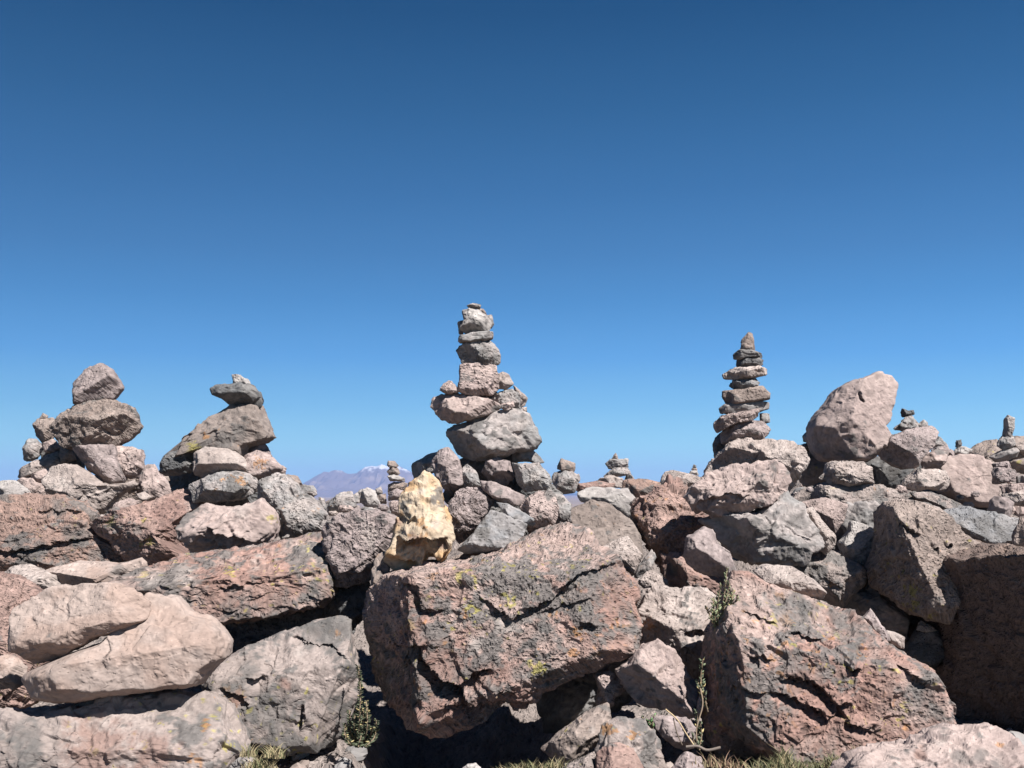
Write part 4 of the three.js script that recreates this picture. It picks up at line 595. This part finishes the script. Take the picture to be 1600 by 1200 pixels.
plant('mossy green plant trailing down the gap left of the central boulder', 'plant', 5.8, [[[558, 1168], [562, 1120], [563, 1075], [559, 1040]], [[556, 1168], [548, 1140], [546, 1110]], [[566, 1168], [574, 1135], [572, 1095]], [[570, 1168], [586, 1150], [588, 1125]], [[560, 1168], [566, 1140], [568, 1110]], [[550, 1166], [540, 1152], [540, 1130]], [[560, 1165], [553, 1130], [561, 1095]], [[564, 1166], [578, 1150], [582, 1135]]], { seed: 14, spread: 0.16, gap: 0.0019, leaf: 0.026, up: 0.25, wide: 0.2, color: [0.06, 0.07, 0.036], dry: 0.12, name: 'trailing_plant' });

const bladeSkin = new THREE.MeshStandardMaterial({ vertexColors: true, roughness: 0.8, side: THREE.DoubleSide });
function grass(label, D, spots, h, colors, seed) { // [x, y, half width in pixels, blades]
  const rnd = rng(seed), parts = [], origin = new THREE.Vector3(...at(spots[0][0], spots[0][1], D));
  for (const [x, y, w, n] of spots) for (let i = 0; i < n * 1.1; i++) {
    const r = (rnd() + rnd() - 1), o = new THREE.Vector3(...at(x + r * w, y + 4 * rnd(), D + (rnd() - 0.5) * 0.3)).sub(origin), L = h * (0.25 + 0.7 * rnd()) * (1 - 0.4 * Math.abs(r)), lean = new THREE.Vector3((rnd() - 0.5) * 1.3, 0, (rnd() - 0.5) * 1.3), wd = 0.0022 + 0.0026 * rnd(), th = rnd() * 3.14, sx = Math.cos(th) * wd, sz = Math.sin(th) * wd;
    const v = []; for (let k = 0; k < 4; k++) { const t = k / 3, q = [o.x + lean.x * L * t * t, o.y + L * t * (1 - 0.25 * t), o.z + lean.z * L * t * t], s = 1 - t * 0.95; v.push(q[0] - sx * s, q[1], q[2] - sz * s, q[0] + sx * s, q[1], q[2] + sz * s); }
    const g = new THREE.BufferGeometry(); g.setAttribute('position', new THREE.Float32BufferAttribute(v, 3)); g.setIndex([0, 1, 3, 0, 3, 2, 2, 3, 5, 2, 5, 4, 4, 5, 7, 4, 7, 6]); g.computeVertexNormals();
    const c = colors[rnd() * colors.length | 0], m = 0.7 + 0.6 * rnd(); parts.push(painted(g, c.map((e) => e * m)));
  }
  const m = new THREE.Mesh(mergeGeometries(parts), bladeSkin); m.position.copy(origin); return add(m, 'grass', label, 'grass', { kind: 'stuff' });
}
const STRAW = [0.22, 0.175, 0.095], OLIVE = [0.105, 0.108, 0.048], RUSTY = [0.24, 0.15, 0.1];
grass('dry yellow grass beside the boulder at the lower left', 5.25, [[404, 1200, 30, 260], [428, 1182, 22, 120], [388, 1180, 14, 60]], 0.1, [STRAW, STRAW, OLIVE], 21);
grass('short pale grass at the bottom edge under the central boulder', 5.3, [[830, 1206, 50, 380], [868, 1200, 24, 120], [790, 1210, 22, 90]], 0.085, [STRAW, OLIVE], 22);
grass('tufts of green and yellow grass at the foot of the cracked boulder', 5.25, [[1235, 1210, 60, 520], [1300, 1204, 40, 260], [1180, 1212, 34, 160], [1220, 1190, 20, 90], [1345, 1190, 26, 110]], 0.14, [STRAW, OLIVE, OLIVE], 23);
grass('reddish dry grass fringe below the cracked boulder by the bottom right rock', 5.15, [[1400, 1182, 50, 240], [1450, 1172, 24, 90]], 0.09, [RUSTY, STRAW], 24);
grass('sparse dry straws in the corner by the twigs', 5.3, [[1112, 1196, 40, 60], [1140, 1206, 40, 90]], 0.12, [STRAW, RUSTY], 25);
function twig(label, D, pts, r, color) {
  const P = pts.map(([x, y], i) => new THREE.Vector3(...at(x, y, D - i * 0.01))), o = P[0].clone(), c = new THREE.CatmullRomCurve3(P.map((p) => p.sub(o)));
  const m = new THREE.Mesh(new THREE.TubeGeometry(c, 16, r, 6), new THREE.MeshStandardMaterial({ color: new THREE.Color(...color), roughness: 0.9 })); m.position.copy(o); return add(m, 'twig', label, 'twig');
}
twig('thick grey twig lying across the bottom of the dark crack', 5.4, [[1072, 1167], [1090, 1166], [1104, 1172], [1126, 1168]], 0.007, [0.15, 0.12, 0.1]);
twig('pale straw coloured stalk arching in front of the thin mauve slab', 5.45, [[1040, 1108], [1058, 1124], [1072, 1146], [1084, 1164]], 0.0035, [0.42, 0.31, 0.18]);
twig('dark thin stalk in front of the thin mauve slab', 5.45, [[1052, 1122], [1058, 1146], [1066, 1164]], 0.003, [0.1, 0.075, 0.055]);
twig('bent brown stalk rising through the dark crack', 5.5, [[1090, 1166], [1088, 1140], [1098, 1100], [1094, 1075]], 0.0035, [0.3, 0.22, 0.15]);

// ---------------------------------------------------------------- loose rubble nobody could count
function rubble(label, seed, count, place, size, kinds) {
  const rnd = rng(seed), { dir, idx } = cubeSphere(4), p = new Float32Array(dir.length), cutters = [];
  for (let i = 0; i < 11; i++) { const z = 2 * rnd() - 1, t = rnd() * 6.283, r = Math.sqrt(1 - z * z); cutters.push([r * Math.cos(t), r * Math.sin(t), z, 0.45 + 0.3 * rnd()]); }
  for (let v = 0; v < dir.length; v += 3) { let q = 1; for (const c of cutters) { const d = dir[v] * c[0] + dir[v + 1] * c[1] + dir[v + 2] * c[2]; if (d > c[3]) q = Math.min(q, c[3] / d); } q += 0.1 * noise(dir[v] * 3, dir[v + 1] * 3, dir[v + 2] * 3 + seed); p[v] = dir[v] * q; p[v + 1] = dir[v + 1] * q; p[v + 2] = dir[v + 2] * q; }
  let g = new THREE.BufferGeometry(); g.setAttribute('position', new THREE.BufferAttribute(p, 3)); g.setIndex(new THREE.BufferAttribute(idx, 1)); g = g.toNonIndexed(); g.computeVertexNormals();
  const m = new THREE.InstancedMesh(g, new THREE.MeshStandardMaterial({ roughness: 0.95 }), count), M = new THREE.Matrix4(), Q = new THREE.Quaternion(), C = new THREE.Color();
  for (let i = 0; i < count; i++) {
    const [x, D] = place(rnd), s = size * (0.25 + rnd() ** 3 * 1.4); Q.setFromEuler(new THREE.Euler(rnd() * 0.7, rnd() * 6.28, rnd() * 0.7));
    M.compose(new THREE.Vector3(x, lift(x, D) + s * 0.2, -D), Q, new THREE.Vector3(s, s * (0.5 + 0.4 * rnd()), s * (0.7 + 0.4 * rnd()))); m.setMatrixAt(i, M);
    const k = KINDS[kinds[rnd() * kinds.length | 0]], t = 0.8 + 0.4 * rnd(); m.setColorAt(i, C.setRGB(k.a[0] * t * 0.63, k.a[1] * t * 0.63, k.a[2] * t * 0.63));
  }
  m.castShadow = m.receiveShadow = true; add(m, 'gravel', label, 'gravel', { kind: 'stuff' });
}
rubble('loose gravel and grit on the ground between the near boulders', 31, 2200, (r) => [(r() - 0.5) * 6.4, 4.6 + 2 * r()], 0.022, ['pale', 'gray', 'mauve']);
rubble('scattered stones strewn over the plateau behind the cairns', 32, 1500, (r) => { const D = 9.5 + 16 * r(); return [(r() - 0.5) * D * 1.05, D]; }, 0.09, ['pink', 'pale', 'gray', 'mauve']);
rubble('small stones strewn over the right hand slope', 33, 1100, (r) => { const D = 8.2 + 4.8 * r(); return [D * (0.27 + 0.22 * r()), D]; }, 0.065, ['pink', 'pale', 'gray', 'mauve']);
rubble('broken chunks wedged in the hollows between the near boulders', 34, 200, (r) => [(r() - 0.5) * 6.2, 5.3 + 1.5 * r()], 0.075, ['pink', 'gray', 'mauve', 'brown']);
console.log('stones', stoneCount, 'triangles', triangles);
renderer.render(scene, camera);
